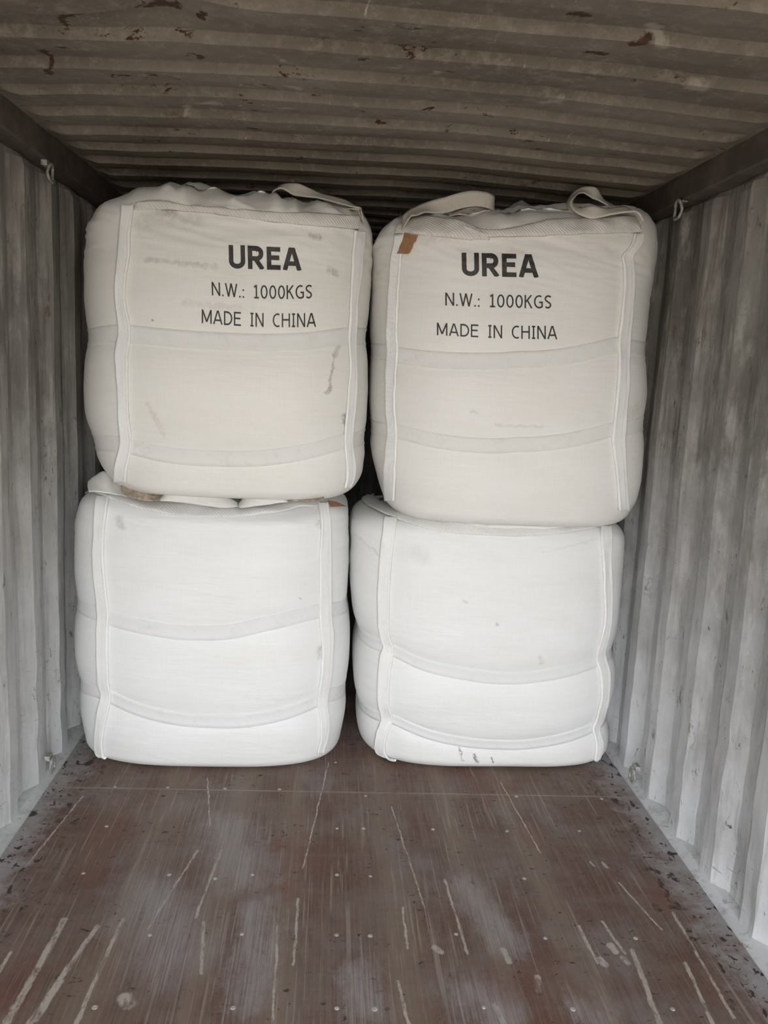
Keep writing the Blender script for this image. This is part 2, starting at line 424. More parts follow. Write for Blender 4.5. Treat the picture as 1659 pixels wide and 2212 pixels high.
def webbing_material(name, base, axis, dirt=0.35, sc=75, k=0.22, bs=0.25):
    n = NT(name); o = n.obj()
    w = n.n.new('ShaderNodeTexWave'); w.wave_type = 'BANDS'; w.bands_direction = 'DIAGONAL'
    n.link(n.mapping(o, (1, 0.4, 1) if axis == 'x' else (1.2, 1, 0.4)), w.inputs['Vector'])
    w.inputs['Scale'].default_value = sc if axis == 'x' else 110; w.inputs['Distortion'].default_value = 0.6; w.inputs['Detail'].default_value = 1
    d = n.noise(o, 22, 6, 0.75)
    c = n.mix(n.ramp(w.outputs['Fac'], 0.2, 0.9, 0.0, k), base, tuple(b * 0.80 for b in base))
    c = n.mix(n.ramp(d, 0.50, 0.78, 0, dirt), c, (0.42, 0.37, 0.31))
    return n.done(c, 0.62, n.bump(w.outputs['Fac'], bs, 0.0015), spec=0.3)

def plain_material(name, col, rough=0.6, metal=0.0, var=0.25, scale=40):
    n = NT(name); o = n.obj()
    m = n.noise(o, scale, 5, 0.7)
    c = n.mix(n.ramp(m, 0.35, 0.7), tuple(v * (1 - var) for v in col), tuple(min(1, v * (1 + var)) for v in col))
    return n.done(c, rough, n.bump(m, 0.2, 0.002), metal)

M_wallL = wall_material('scuffed_grey_wall_paint', -1)
M_wallR = wall_material('scratched_grey_wall_paint', 1)
M_roof = ceiling_material()
M_rail = dark_rail_material()
M_brail = dusty_rail_material()
M_floor = floor_material()
M_ink = plain_material('worn_black_stencil_ink', (0.030, 0.027, 0.024), 0.6, 0, 0.45, 90)
M_tape = plain_material('brown_tape', (0.33, 0.175, 0.085), 0.45, 0, 0.12, 60)
M_belt = webbing_material('white_belt_webbing', (0.80, 0.80, 0.80), 'x', 0.18)
M_hem = webbing_material('soiled_hem_webbing', (0.76, 0.74, 0.70), 'x', 0.45, 48, 0.5, 0.6)
M_hem_low = webbing_material('white_hem_webbing', (0.80, 0.79, 0.775), 'x', 0.25, 48, 0.35, 0.5)
M_belt_up = webbing_material('cream_belt_webbing', (0.79, 0.78, 0.75), 'x', 0.22)
M_strap = webbing_material('white_strap_webbing', (0.90, 0.895, 0.88), 'z', 0.15)
M_loop = webbing_material('grimy_loop_webbing', (0.66, 0.62, 0.55), 'x', 0.55)
M_steel = plain_material('grimy_steel_ring', (0.34, 0.33, 0.31), 0.55, 0.3, 0.4, 60)
M_screw = plain_material('worn_screw_head', (0.50, 0.47, 0.43), 0.45, 0.3, 0.25, 300)
M_ground = plain_material('brown_yard_ground', (0.34, 0.29, 0.23), 0.9, 0, 0.15, 1.5)
M_film = plain_material('dusty_plastic_film', (0.33, 0.31, 0.28), 0.35, 0, 0.2, 30)
M_pallet = plain_material('soiled_inner_flap', (0.42, 0.34, 0.27), 0.8, 0, 0.4, 35)

# ------------------------------------------------------------------ the container
XI, DEP, PITCHW = 1.182, 0.036, 0.272
ZR = 2.37
def wall(side):
    """corrugated sheet; side -1 left, +1 right"""
    far = 2.81 if side < 0 else 2.76
    prof = []
    k = -24
    while True:
        y0 = far + k * PITCHW          # far edge of an inner (protruding) face
        pts = [(y0 - 0.072, 0), (y0, 0), (y0 + 0.066, 1), (y0 + 0.134, 1)]
        for a in pts:
            if DOOR_Y <= a[0] <= BACK_Y + 0.12: prof.append(a)
        if y0 > BACK_Y + 0.3: break
        k += 1
    # finer: soften the folds
    fine = []
    for (a, b) in zip(prof, prof[1:]):
        L = b[0] - a[0]
        for t in (0.0, 0.12, 0.5, 0.88):
            fine.append((a[0] + L * t, a[1] + (b[1] - a[1]) * t))
    fine.append(prof[-1])
    nz = 90
    vs = []
    z0, z1 = 0.006, 2.302
    for r in range(nz + 1):
        z = z0 + (z1 - z0) * r / nz
        for (y, d) in fine:
            # folds end just below the rail, as a pressed panel does
            e = smoothstep(2.305, 2.265, z) * 0.9 + 0.1
            dd = DEP * (d * e + (1 - e) * 1.0)
            dent = noise.noise(Vector((y * 2.2, z * 1.7, side * 5))) * 0.007 + noise.noise(Vector((y * 7, z * 5, side * 9))) * 0.0025
            dz = noise.noise(Vector((z * 3.0, round((y - far) / PITCHW) * 3.1, side))) * 0.006
            # sheet metal is knocked about low down
            low = smoothstep(1.1, 0.2, z) * noise.noise(Vector((y * 6, z * 9, 3 + side))) * 0.007
            vs.append((side * (XI + dd + dent + low), y + dz, z))
    nc = len(fine)
    n0 = len(vs)
    vs += [(x + side * 0.004, y, z) for x, y, z in vs]
    f = grid_faces(nz + 1, nc)
    fs = f + [tuple(i + n0 for i in reversed(q)) for q in f]
    for r in range(nz):
        fs.append((r * nc, (r + 1) * nc, (r + 1) * nc + n0, r * nc + n0))
        a = r * nc + nc - 1; fs.append((a, a + n0, a + nc + n0, a + nc))
    o = mesh_obj('wall_left' if side < 0 else 'wall_right', vs, fs, M_wallL if side < 0 else M_wallR, smooth=False)
    return structure(o)
wall(-1); wall(1)

def ceiling():
    P = 0.2105
    prof = []
    ph = 2.005   # centre of one door-facing slope
    k = -24
    while True:
        c = ph + k * P
        # going back from the door: high flat -> slope down facing the door -> low flat -> slope up
        pts = [(c - 0.011, 1.0), (c + 0.011, 0.0), (c + 0.082, 0.0), (c + 0.112, 1.0)]
        for a in pts:
            if DOOR_Y <= a[0] <= BACK_Y + 0.12: prof.append(a)
        if c > BACK_Y + 0.3: break
        k += 1
    fine = []
    for (a, b) in zip(prof, prof[1:]):
        L = b[0] - a[0]
        for t in (0.0, 0.15, 0.5, 0.85):
            fine.append((a[0] + L * t, a[1] + (b[1] - a[1]) * t))
    fine.append(prof[-1])
    nx = 110
    vs = []
    dx = -0.556; dyc = 2.04
    for (y, h) in fine:
        for i in range(nx + 1):
            x = -1.145 + 2.29 * i / nx
            e = smoothstep(1.145, 1.06, abs(x))
            camber = 0.030 * (1 - (x / 1.145) ** 2)
            z = ZR + camber + 0.022 * (h * e + (1 - e))
            z += noise.noise(Vector((x * 1.6, y * 1.3, 4))) * 0.010 + noise.noise(Vector((x * 5, y * 4, 8))) * 0.0035
            z += 0.030 * math.exp(-((x - dx) / 0.16) ** 2 - ((y - dyc) / 0.14) ** 2)
            yy = y + noise.noise(Vector((x * 1.5, y * 2, 12))) * 0.008
            vs.append((x, yy, z))
    n0 = len(vs); nc = nx + 1; nr = len(fine)
    vs += [(x, y, z + 0.004) for x, y, z in vs]
    f = grid_faces(nr, nc)
    fs = [tuple(reversed(q)) for q in f] + [tuple(i + n0 for i in q) for q in f]
    return structure(mesh_obj('ceiling', vs, fs, M_roof, smooth=False))
ceiling()

def simple_struct(name, lo, hi, mat, bev=0.0):
    bm = bmesh.new(); box(bm, lo, hi, bev)
    return structure(bm_obj(name, bm, mat))
# top side rails
simple_struct('trim_1', (-1.235, DOOR_Y, 2.295), (-1.138, BACK_Y, 2.425), M_rail, 0.006)
simple_struct('trim_2', (1.138, DOOR_Y, 2.295), (1.235, BACK_Y, 2.425), M_rail, 0.006)
# bottom rails: a sloping dusty ledge between floor and wall
def bottom_rail(side, name):
    ys = [DOOR_Y + (BACK_Y - DOOR_Y) * i / 160 for i in range(161)]
    prof = [(1.1505, -0.03), (1.1505, 0.003), (1.158, 0.004), (1.170, 0.007), (1.186, 0.013), (1.212, 0.018), (1.26, 0.02), (1.26, -0.03)]
    vs = []
    for y in ys:
        for x, z in prof:
            j = noise.noise(Vector((y * 5, x * 30, side))) * 0.0015
            vs.append((side * (x + j * 0.3), y, z + (j if 0 < z < 0.05 else 0)))
    fs = grid_faces(len(ys), len(prof), True)
    fs.append(tuple(range(len(prof)))); fs.append(tuple((len(ys) - 1) * len(prof) + k for k in range(len(prof)))[::-1])
    structure(mesh_obj(name, vs, fs, M_wallL if side < 0 else M_wallR, smooth=False))
bottom_rail(-1, 'trim_3'); bottom_rail(1, 'trim_4')
# door-end frame behind the camera's view: header, sill, corner posts
simple_struct('trim_5', (-1.215, DOOR_Y - 0.12, 2.29), (1.215, DOOR_Y + 0.0, 2.44), M_rail, 0.01)
simple_struct('trim_6', (-1.215, DOOR_Y - 0.12, -0.15), (1.215, DOOR_Y + 0.0, -0.002), M_brail, 0.01)
simple_struct('trim_7', (-1.225, DOOR_Y - 0.13, -0.15), (-1.150, DOOR_Y + 0.03, 2.44), M_wallL, 0.01)
simple_struct('trim_8', (1.150, DOOR_Y - 0.13, -0.15), (1.225, DOOR_Y + 0.03, 2.44), M_wallR, 0.01)
# far end wall
def back_wall():
    xs = []
    x = -1.21
    while x < 1.21:
        xs += [(x, 0), (x + 0.072, 0), (x + 0.14, 0.036), (x + 0.21, 0.036)]; x += 0.272
    vs = []
    for z in (-0.03, 0.8, 1.6, 2.45):
        for a, d in xs: vs.append((min(a, 1.215), BACK_Y + d, z))
    n0 = len(vs); vs += [(a, b + 0.004, c) for a, b, c in vs]
    f = grid_faces(4, len(xs))
    structure(mesh_obj('wall_back', vs, f + [tuple(i + n0 for i in reversed(q)) for q in f], M_wallR, smooth=False))
back_wall()

floor = simple_struct('floor', (-1.15, DOOR_Y, -0.028), (1.15, BACK_Y, 0.0), M_floor)
# screws in the plywood
SCR = [(-.859, 2.742), (-.047, 2.742), (.048, 2.743), (-.859, 2.465), (-.588, 2.460), (-.439, 2.441), (-.323, 2.462), (-.049, 2.465), (.060, 2.458),
       (.568, 2.450), (-.588, 2.172), (-.326, 2.176), (-.052, 2.173), (.046, 2.169), (.300, 2.177), (.563, 2.159), (.836, 2.159), (-.667, 1.899),
       (-.319, 1.895), (-.053, 1.892), (.045, 1.888), (.331, 1.892), (.566, 1.884), (.834, 1.882), (-.90, 3.02), (-.70, 3.02), (-.48, 3.018),
       (-.27, 3.018), (.065, 2.975), (.66, 2.985), (1.0, 2.975), (-.05, 3.25), (.30, 2.742), (.57, 2.735), (.84, 2.74)]
for i, (x, y) in enumerate(SCR):
    r = random.uniform(0.0058, 0.0080)
    bm = bmesh.new()
    n = 14
    ring0 = [bm.verts.new((x + r * math.cos(2 * math.pi * k / n), y + r * math.sin(2 * math.pi * k / n), 0.0)) for k in range(n)]
    ring1 = [bm.verts.new((x + 0.75 * r * math.cos(2 * math.pi * k / n), y + 0.75 * r * math.sin(2 * math.pi * k / n), 0.0016)) for k in range(n)]
    ring2 = [bm.verts.new((x + 0.30 * r * math.cos(2 * math.pi * k / n), y + 0.30 * r * math.sin(2 * math.pi * k / n), 0.0016)) for k in range(n)]
    ring3 = [bm.verts.new((x + 0.26 * r * math.cos(2 * math.pi * k / n), y + 0.26 * r * math.sin(2 * math.pi * k / n), 0.0004)) for k in range(n)]
    for A, B in ((ring0, ring1), (ring1, ring2), (ring2, ring3)):
        for k in range(n): bm.faces.new((A[k], A[(k + 1) % n], B[(k + 1) % n], B[k]))
    bm.faces.new(ring3)
    bm_obj('screw', bm, M_screw, floor, loc=None)

# yard outside the doors
bm = bmesh.new(); box(bm, (-40, -50, -1.45), (40, 12, -1.30))
structure(bm_obj('ground', bm, M_ground))

# ------------------------------------------------------------------ bulk bags
N_TH = 260
def superellipse(th, n):
    c, s = math.cos(th), math.sin(th)
    return math.copysign(abs(c) ** (2 / n), c), math.copysign(abs(s) ** (2 / n), s)

def arc(cx, cy, rx, ry, a0, a1, n=12):
    return [(cx + rx * math.cos(math.radians(a0 + (a1 - a0) * k / n)), cy + ry * math.sin(math.radians(a0 + (a1 - a0) * k / n))) for k in range(n + 1)]
def glyph(ch, t):
    """advance width and stroke centre lines, capital height 1"""
    h = t / 2; T = 1 - h; B = h
    if ch == 'U': w = .74; return w, [[(h, 1)] + arc(w / 2, .32 + h * 0, w / 2 - h, .32 - h, 180, 360) + [(w - h, 1)]]
    if ch == 'R': w = .74; return w, [[(h, 0), (h, 1)], [(h, T), (.40, T)] + arc(.40, (T + .46) / 2, w - h - .43, (T - .46) / 2, 90, -90) + [(h, .46)], [(.34, .46), (w - h * .8, 0)]]
    if ch == 'E': w = .62; return w, [[(h, 0), (h, 1)], [(h, T), (w, T)], [(h, .53), (w - .05, .53)], [(h, B), (w, B)]]
    if ch == 'A': w = .80; return w, [[(h * .7, 0), (w / 2 - h * .3, 1)], [(w - h * .7, 0), (w / 2 + h * .3, 1)], [(.19, .30), (w - .19, .30)]]
    if ch == 'N': w = .72; return w, [[(h, 0), (h, 1)], [(h, 1), (w - h, 0)], [(w - h, 0), (w - h, 1)]]
    if ch == 'W': w = 1.02; return w, [[(h * .6, 1), (.27, 0)], [(.27, 0), (w / 2, 1)], [(w / 2, 1), (w - .27, 0)], [(w - .27, 0), (w - h * .6, 1)]]
    if ch == 'M': w = .88; return w, [[(h, 0), (h, 1)], [(h, 1), (w / 2, .12)], [(w / 2, .12), (w - h, 1)], [(w - h, 1), (w - h, 0)]]
    if ch == 'K': w = .62; return w, [[(h, 0), (h, 1)], [(w - h, 1), (h, .42)], [(.24, .58), (w - h * .6, 0)]]
    if ch == 'D': w = .74; return w, [[(h, 0), (h, 1)], [(h, T), (.28, T)] + arc(.28, .5, w - h - .28, .5 - h, 90, -90) + [(h, B)]]
    if ch == 'I': w = .34; return w, [[(w / 2, 0), (w / 2, 1)], [(.03, T), (w - .03, T)], [(.03, B), (w - .03, B)]]
    if ch == 'H': w = .72; return w, [[(h, 0), (h, 1)], [(w - h, 0), (w - h, 1)], [(h, .53), (w - h, .53)]]
    if ch == 'C': w = .66; return w, [arc(.42, .5, .42 - h, .5 - h, 62, 298, 18)]
    if ch == 'G': w = .72; return w, [arc(.42, .5, .42 - h, .5 - h, 60, 292, 18) + [(w - h, .14), (w - h, .46), (.42, .46)]]
    if ch == 'S': w = .56; return w, [arc(.30, .735, .30 - h, .265 - h, 35, 250, 12) + arc(.26, .265, .28 - h, .265 - h, 75, -145, 12)]
    if ch == '0': w = .60; return w, [arc(.30, .5, .30 - h, .5 - h, 90, 450, 24)]
    if ch == '1': w = .46; return w, [[(.24, 0), (.24, 1)], [(.24, .96), (.05, .82)], [(.04, B), (w - .02, B)]]
    if ch == '.': w = .16; return w, [[(.08, 0), (.08, .13)]]
    if ch == ':': w = .16; return w, [[(.08, 0), (.08, .13)], [(.08, .50), (.08, .63)]]
    raise ValueError(ch)

class Bag:
    def __init__(s, label, z0, z1, left, right, front, depth, belts, n=3.1, pinch=0.016, top_bump=0.0, seed=0, rt=0.08, rb=0.045, fabric=None, top_drop=None, wr=1.0, nb=0.2):
        s.nb = nb
        s.z0, s.z1, s.n0, s.pinch, s.seed, s.tb, s.rt, s.rb, s.wr = z0, z1, n, pinch, seed, top_bump, rt, rb, wr
        s.front, s.depth = front, depth
        s.top_drop = top_drop
        s.belts = []
        # fit half extents so that the outline falls where it should
        K = 26
        lv = [z0 + (z1 - z0) * k / (K - 1) for k in range(K)]
        xm = at_y((interp(left, 1e9) + interp(right, 1e9)) / 2, 1000, front + 0.35).x
        XL = [xm - 0.55] * K; XR = [xm + 0.55] * K
        s.XLt = list(zip(lv, XL)); s.XRt = list(zip(lv, XR))
        for it in range(14):
            for k, z in enumerate(lv):
                P = [proj(s.base(2 * math.pi * j / 90, z, 0)) for j in range(90)]
                a = min(P); b = max(P)
                XL[k] += (interp(left, a[1]) - a[0]) / 520.0 * 0.8
                XR[k] += (interp(right, b[1]) - b[0]) / 520.0 * 0.8
            s.XLt = list(zip(lv, XL)); s.XRt = list(zip(lv, XR))
        cx = (XL[3] + XR[3]) / 2
        s.root = empty('bulk_bag', (cx, front + depth / 2, z0), label, 'bulk bag', 'white woven bulk bags stacked in the container')
        s.o = Vector((cx, front + depth / 2, z0))
        s.body_mat = fabric
        # belts: pixel centre lines -> height as a function of angle
        for bl in belts:
            samp = []
            for px, py in bl:
                th_z = s.cast_px(px, py)
                if th_z: samp.append(th_z)
            samp.sort()
            s.belts.append(samp)
        s.build_body()
    def nz(s, z):
        t = (z - s.z0) / (s.z1 - s.z0)
        return s.n0 + s.nb * math.exp(-(t / 0.10) ** 2) + 0.5 * math.exp(-((1 - t) / 0.10) ** 2)
    def inset(s, z):
        """corner rounding at bottom and top: 0..1 fraction of radius kept (absolute inset in metres)"""
        i = 0.0
        a = z - s.z0
        if a < s.rb: i += s.rb * (1 - math.sqrt(max(0, 1 - (1 - a / s.rb) ** 2)))
        b = s.z1 - z
        if b < s.rt: i += s.rt * (1 - math.sqrt(max(0, 1 - (1 - b / s.rt) ** 2)))
        return i
    def base(s, th, z, ins=None):
        xl = smooth_interp(s.XLt, z); xr = smooth_interp(s.XRt, z)
        a = (xr - xl) / 2; cx = (xl + xr) / 2
        b = s.depth / 2; cy = s.front + b
        i = s.inset(z)
        # slight barrel of the front and back
        t = (z - s.z0) / (s.z1 - s.z0)
        b += 0.035 * max(0.0, math.sin(math.pi * min(1, max(0, t)))) ** 0.7 - 0.015 * math.exp(-(t / 0.08) ** 2)
        c, sn = superellipse(th, s.nz(z))
        ax = a - (i if ins is None else 0); by = b - i
        return Vector((cx + ax * c, cy + by * sn, z))
    def cast_px(s, px, py):
        """intersect the ray with the smooth body by marching (angle, height)"""
        d = ray(px, py).normalized()
        best = None
        lo = None
        t = s.front - 0.35
        prev = None
        while t < s.front + 0.8:
            P = CAM + d * (t / d.y)
            if s.z0 <= P.z <= s.z1:
                xl = smooth_interp(s.XLt, P.z); xr = smooth_interp(s.XRt, P.z)
                a = (xr - xl) / 2; cx = (xl + xr) / 2; b = s.depth / 2 + 0.03; cy = s.front + s.depth / 2
                nn = s.nz(P.z)
                v = abs((P.x - cx) / a) ** nn + abs((P.y - cy) / b) ** nn
                if v <= 1:
                    u = (P.x - cx) / a; w = (P.y - cy) / b
                    th = math.atan2(math.copysign(abs(w) ** (nn / 2), w), math.copysign(abs(u) ** (nn / 2), u))
                    return (th, P.z)
            t += 0.004
        return None
    def belt_z(s, k, th):
        b = s.belts[k]
        th = (th + math.pi) % (2 * math.pi) - math.pi
        if b[0][0] <= th <= b[-1][0]: return smooth_interp(b, th)
        # round the back, run level between the two ends
        L = 2 * math.pi - (b[-1][0] - b[0][0])
        t = ((th - b[-1][0]) % (2 * math.pi)) / L
        return b[-1][1] + (b[0][1] - b[-1][1]) * t
    def normal(s, th, z):
        e = 0.01
        a = s.base(th + e, z) - s.base(th - e, z)
        z2 = min(s.z1, z + e); z3 = max(s.z0, z - e)
        b = s.base(th, z2) - s.base(th, z3)
        n = a.cross(b)
        return n.normalized() if n.length > 1e-9 else Vector((0, 0, 1))
    def disp(s, th, z):
        """pillow shape between the belts and wrinkles"""
        d = 0.0
        for k in range(len(s.belts)):
            dz = z - s.belt_z(k, th)
            w = 0.018
            q = max(0.0, abs(dz) - w)
            sg = 0.085 if dz > 0 else 0.075
            d -= s.pinch * math.exp(-q / sg * 1.6)
        P = s.base(th, z)
        topf = smoothstep(s.z1 - 0.34, s.z1 - 0.03, z) * (1.0 if s.tb else 0.4) * smoothstep(s.z1 + 0.004, s.z1 - 0.07, z)
        q = Vector((P.x * 2.2 + s.seed, P.y * 2.2, z * 13))
        d += noise.noise(q) * (0.0020 + 0.0110 * topf * s.wr)
        q = Vector((P.x * 6 + s.seed * 2, P.y * 6, z * 34 + P.x * 6))
        d += (0.3 - abs(noise.noise(q))) * (0.0006 + 0.0100 * topf * s.wr)
        q = Vector((P.x * 1.3, P.y * 1.3 + s.seed, z * 2.5))
        d += noise.noise(q) * 0.006
        return d
    def S(s, th, z, off=0.0):
        return s.base(th, z) + s.normal(th, z) * (s.disp(th, z) + off)
    def top_z(s, x, y):
        """height of the top panel, gathered in soft folds"""
        z = 0.0
        if s.tb:
            w = noise.noise(Vector((x * 4, y * 4, s.seed))) * 0.35
            z += noise.noise(Vector((x * 4 + s.seed, y * 3, 1))) * 0.018 * s.tb
            z += (0.5 - abs(noise.noise(Vector((x * 7 + s.seed + w * 3, y * 4 + x * 5, 2)))) * 1.6) * 0.034 * s.tb
            z += (0.4 - abs(noise.noise(Vector((x * 17 + w * 6, y * 7 - x * 6, s.seed)))) * 1.6) * 0.016 * s.tb
        if s.top_drop: z += s.top_drop(x, y)
        return z
    def build_body(s):
        rows = []
        H = s.z1 - s.z0
        nb = 16
        # bottom cap rings
        for r in (0.0, 0.35, 0.7, 0.9, 0.97): rows.append(('b', r))
        zs = []
        m = 170
        for k in range(m + 1):
            t = k / m
            # denser near both ends
            zz = t - 0.045 * math.sin(2 * math.pi * t)
            zs.append(s.z0 + H * zz)
        for z in zs: rows.append(('s', z))
        for r in (0.985, 0.965, 0.88, 0.91, 0.875, 0.84, 0.80, 0.75, 0.70, 0.64, 0.57, 0.5, 0.42, 0.34, 0.26, 0.17, 0.08, 0.0): rows.append(('t', r))
        ths = []
        for j in range(N_TH):
            u = j / N_TH * 2 * math.pi - math.pi
            ths.append(u)
        # equalise spacing along the superellipse
        prm = [superellipse(t / 2000 * 2 * math.pi - math.pi, s.n0) for t in range(2001)]
        L = [0]
        for a, b in zip(prm, prm[1:]): L.append(L[-1] + math.hypot(b[0] - a[0], b[1] - a[1]))
        ths = []; i = 0
        for j in range(N_TH):
            g = L[-1] * j / N_TH
            while L[i + 1] < g: i += 1
            f = (g - L[i]) / (L[i + 1] - L[i] + 1e-12)
            ths.append((i + f) / 2000 * 2 * math.pi - math.pi)
        s.ths = ths
        vs = []
        cb = s.base(0, s.z0); 
        edge_b = [s.S(t, s.z0) for t in ths]; edge_t = [s.S(t, s.z1) for t in ths]
        cenb = sum(edge_b, Vector()) / N_TH; cent = sum(edge_t, Vector()) / N_TH
        for kind, v in rows:
            for j, t in enumerate(ths):
                if kind == 'b':
                    P = cenb.lerp(edge_b[j], v); P.z = s.z0
                elif kind == 's':
                    P = s.S(t, v)
                    if s.tb or s.top_drop:
                        w = smoothstep(s.z1 - 0.13, s.z1, v)
                        P.z += s.top_z(P.x, P.y) * w
                else:
                    P = cent.lerp(edge_t[j], v); P.z = s.z1 + s.top_z(P.x, P.y)
                vs.append(P)
        fs = grid_faces(len(rows), N_TH, True)
        s.body = mesh_obj('woven_body', vs, fs, s.body_mat, s.root)
        tri = [(f[0], f[1], f[2]) for f in fs] + [(f[0], f[2], f[3]) for f in fs]
        s.bvh = BVHTree.FromPolygons([tuple(v) for v in vs], tri)
    def hit(s, px, py):
        d = ray(px, py).normalized()
        loc, nrm, idx, dist = s.bvh.ray_cast(CAM, d, 20)
        if loc is None: return None, None
        if nrm.dot(d) > 0: nrm = -nrm
        return loc, nrm
    def hit_safe(s, px, py):
        """nudge towards the bag centre until the ray meets the body"""
        for k in range(60):
            l, n = s.hit(px, py)
            if l is not None: return l, n
            c = proj(s.root.location + Vector((0, 0, (s.z1 - s.z0) / 2)))
            px += (c[0] - px) * 0.01; py += (c[1] - py) * 0.01
        return None, None
    # horizontal belt sewn round the body
    def belt(s, k, width, mat=None, label=None):
        offs = [-0.5, -0.47, -0.25, 0, 0.25, 0.47, 0.5]
        lift = [-0.002, 0.0035, 0.0032, 0.003, 0.0032, 0.0035, -0.002]
        vs = []
        for o, l in zip(offs, lift):
            for t in s.ths:
                z = s.belt_z(k, t) + o * width
                vs.append(s.S(t, z, l))
        ob = mesh_obj('belt', vs, grid_faces(len(offs), N_TH, True), mat or M_belt, s.root)
        ob['part_kind'] = 'belt'
        return ob
    # vertical strap with raised folded edges, given by its left and right edge
    def strap(s, rows, mat=None, n=150, ext=0.0, seed=0):
        yl = [(r[2], r[0]) for r in rows]; yr = [(r[2], r[1]) for r in rows]
        y0, y1 = rows[0][2], rows[-1][2]
        fr = [0.0, 0.03, 0.10, 0.20, 0.30, 0.62, 0.70, 0.76, 0.90, 0.97, 1.0]
        lf = [0.001, 0.006, 0.0075, 0.006, 0.0050, 0.0050, 0.0052, 0.0035, 0.0085, 0.0075, 0.001]
        cols = []
        for k in range(n + 1):
            y = y0 + (y1 - y0) * k / n
            j = noise.noise(Vector((y * 0.05, seed, 0))) * 1.2
            xl = smooth_interp(yl, y) + j; xr = smooth_interp(yr, y) + j
            row = []
            A, na = s.hit_safe(xl, y); B, nb2 = s.hit_safe(xr, y)
            if A is None or B is None: continue
            for f, l in zip(fr, lf):
                C, nc = s.hit_safe(xl + (xr - xl) * f, y)
                q = 0.8 + 0.5 * noise.noise(Vector((y * 0.02 + f, seed * 3.1, f * 2)))
                row.append(C + nc * (l * q * 1.25 + 0.0075))
            cols.append(row)
        # relax along the length a little so that the webbing bridges the creases
        for it in range(3):
            new = [r[:] for r in cols]
            for i in range(1, len(cols) - 1):
                for j in range(len(fr)):
                    new[i][j] = cols[i][j] * 0.5 + (cols[i - 1][j] + cols[i + 1][j]) * 0.25
            cols = new
        vs = [p for r in cols for p in r]
        nr, nc = len(cols), len(fr)
        n0 = len(vs)
        back = []
        for r in cols:
            for p in r: back.append(p - (CAM - p).normalized() * -0.0 + Vector((0, 0.012, 0)))
        vs += back
        f = grid_faces(nr, nc)
        fs = [tuple(reversed(q)) for q in f] + [tuple(i + n0 for i in q) for q in f]
        for i in range(nr - 1):
            a = i * nc; fs.append((a, a + nc, a + nc + n0, a + n0))
            a = i * nc + nc - 1; fs.append((a, a + n0, a + nc + n0, a + nc))
        for j in range(nc - 1):
            fs.append((j, j + 1, j + 1 + n0, j + n0)); a = (nr - 1) * nc + j; fs.append((a, a + n0, a + 1 + n0, a + 1))
        ob = mesh_obj('strap', vs, fs, mat or M_strap, s.root)
        bm = bmesh.new(); bm.from_mesh(ob.data); bmesh.ops.recalc_face_normals(bm, faces=bm.faces); bm.to_mesh(ob.data); bm.free()
        return ob
    # band laid on the body between an upper and a lower edge
    def band(s, name, top, bot, mat, n=120, lift=0.006, m=8, wav=0.0, seed=0):
        x0 = max(top[0][0], bot[0][0]); x1 = min(top[-1][0], bot[-1][0])
        rows = []
        for k in range(n + 1):
            t = k / n
            xt = top[0][0] + (top[-1][0] - top[0][0]) * t; xb = bot[0][0] + (bot[-1][0] - bot[0][0]) * t
            A = Vector((xt, smooth_interp(top, xt))); B = Vector((xb, smooth_interp(bot, xb)))
            r = []
            for j in range(m + 1):
                C = A.lerp(B, j / m)
                P, nn = s.hit_safe(C.x, C.y)
                e = lift * (1 + 0.7 * noise.noise(Vector((C.x * 0.03, C.y * 0.05, seed)))) + wav * noise.noise(Vector((C.x * 0.02, C.y * 0.02, seed + 3)))
                if j in (0, m): e *= 0.8
                r.append(P + nn * max(0.002, e))
            rows.append(r)
        for it in range(4):
            new = [r[:] for r in rows]
            for i in range(1, n):
                for j in range(m + 1):
                    new[i][j] = rows[i][j] * 0.5 + (rows[i - 1][j] + rows[i + 1][j]) * 0.25
            rows = new
        vs = [p for r in rows for p in r]; n0 = len(vs)
        vs += [p + Vector((0, 0.010, -0.002)) for p in vs]
        f = grid_faces(n + 1, m + 1)
        nc = m + 1
        fs = f + [tuple(i + n0 for i in reversed(q)) for q in f]
        for i in range(n):
            a = i * nc; fs.append((a, a + nc, a + nc + n0, a + n0))
            a = i * nc + nc - 1; fs.append((a, a + n0, a + nc + n0, a + nc))
        for j in range(nc - 1):
            fs.append((j, j + 1, j + 1 + n0, j + n0)); a = n * nc + j; fs.append((a, a + n0, a + 1 + n0, a + 1))
        ob = mesh_obj(name, vs, fs, mat, s.root)
        bm = bmesh.new(); bm.from_mesh(ob.data); bmesh.ops.recalc_face_normals(bm, faces=bm.faces); bm.to_mesh(ob.data); bm.free()
        return ob
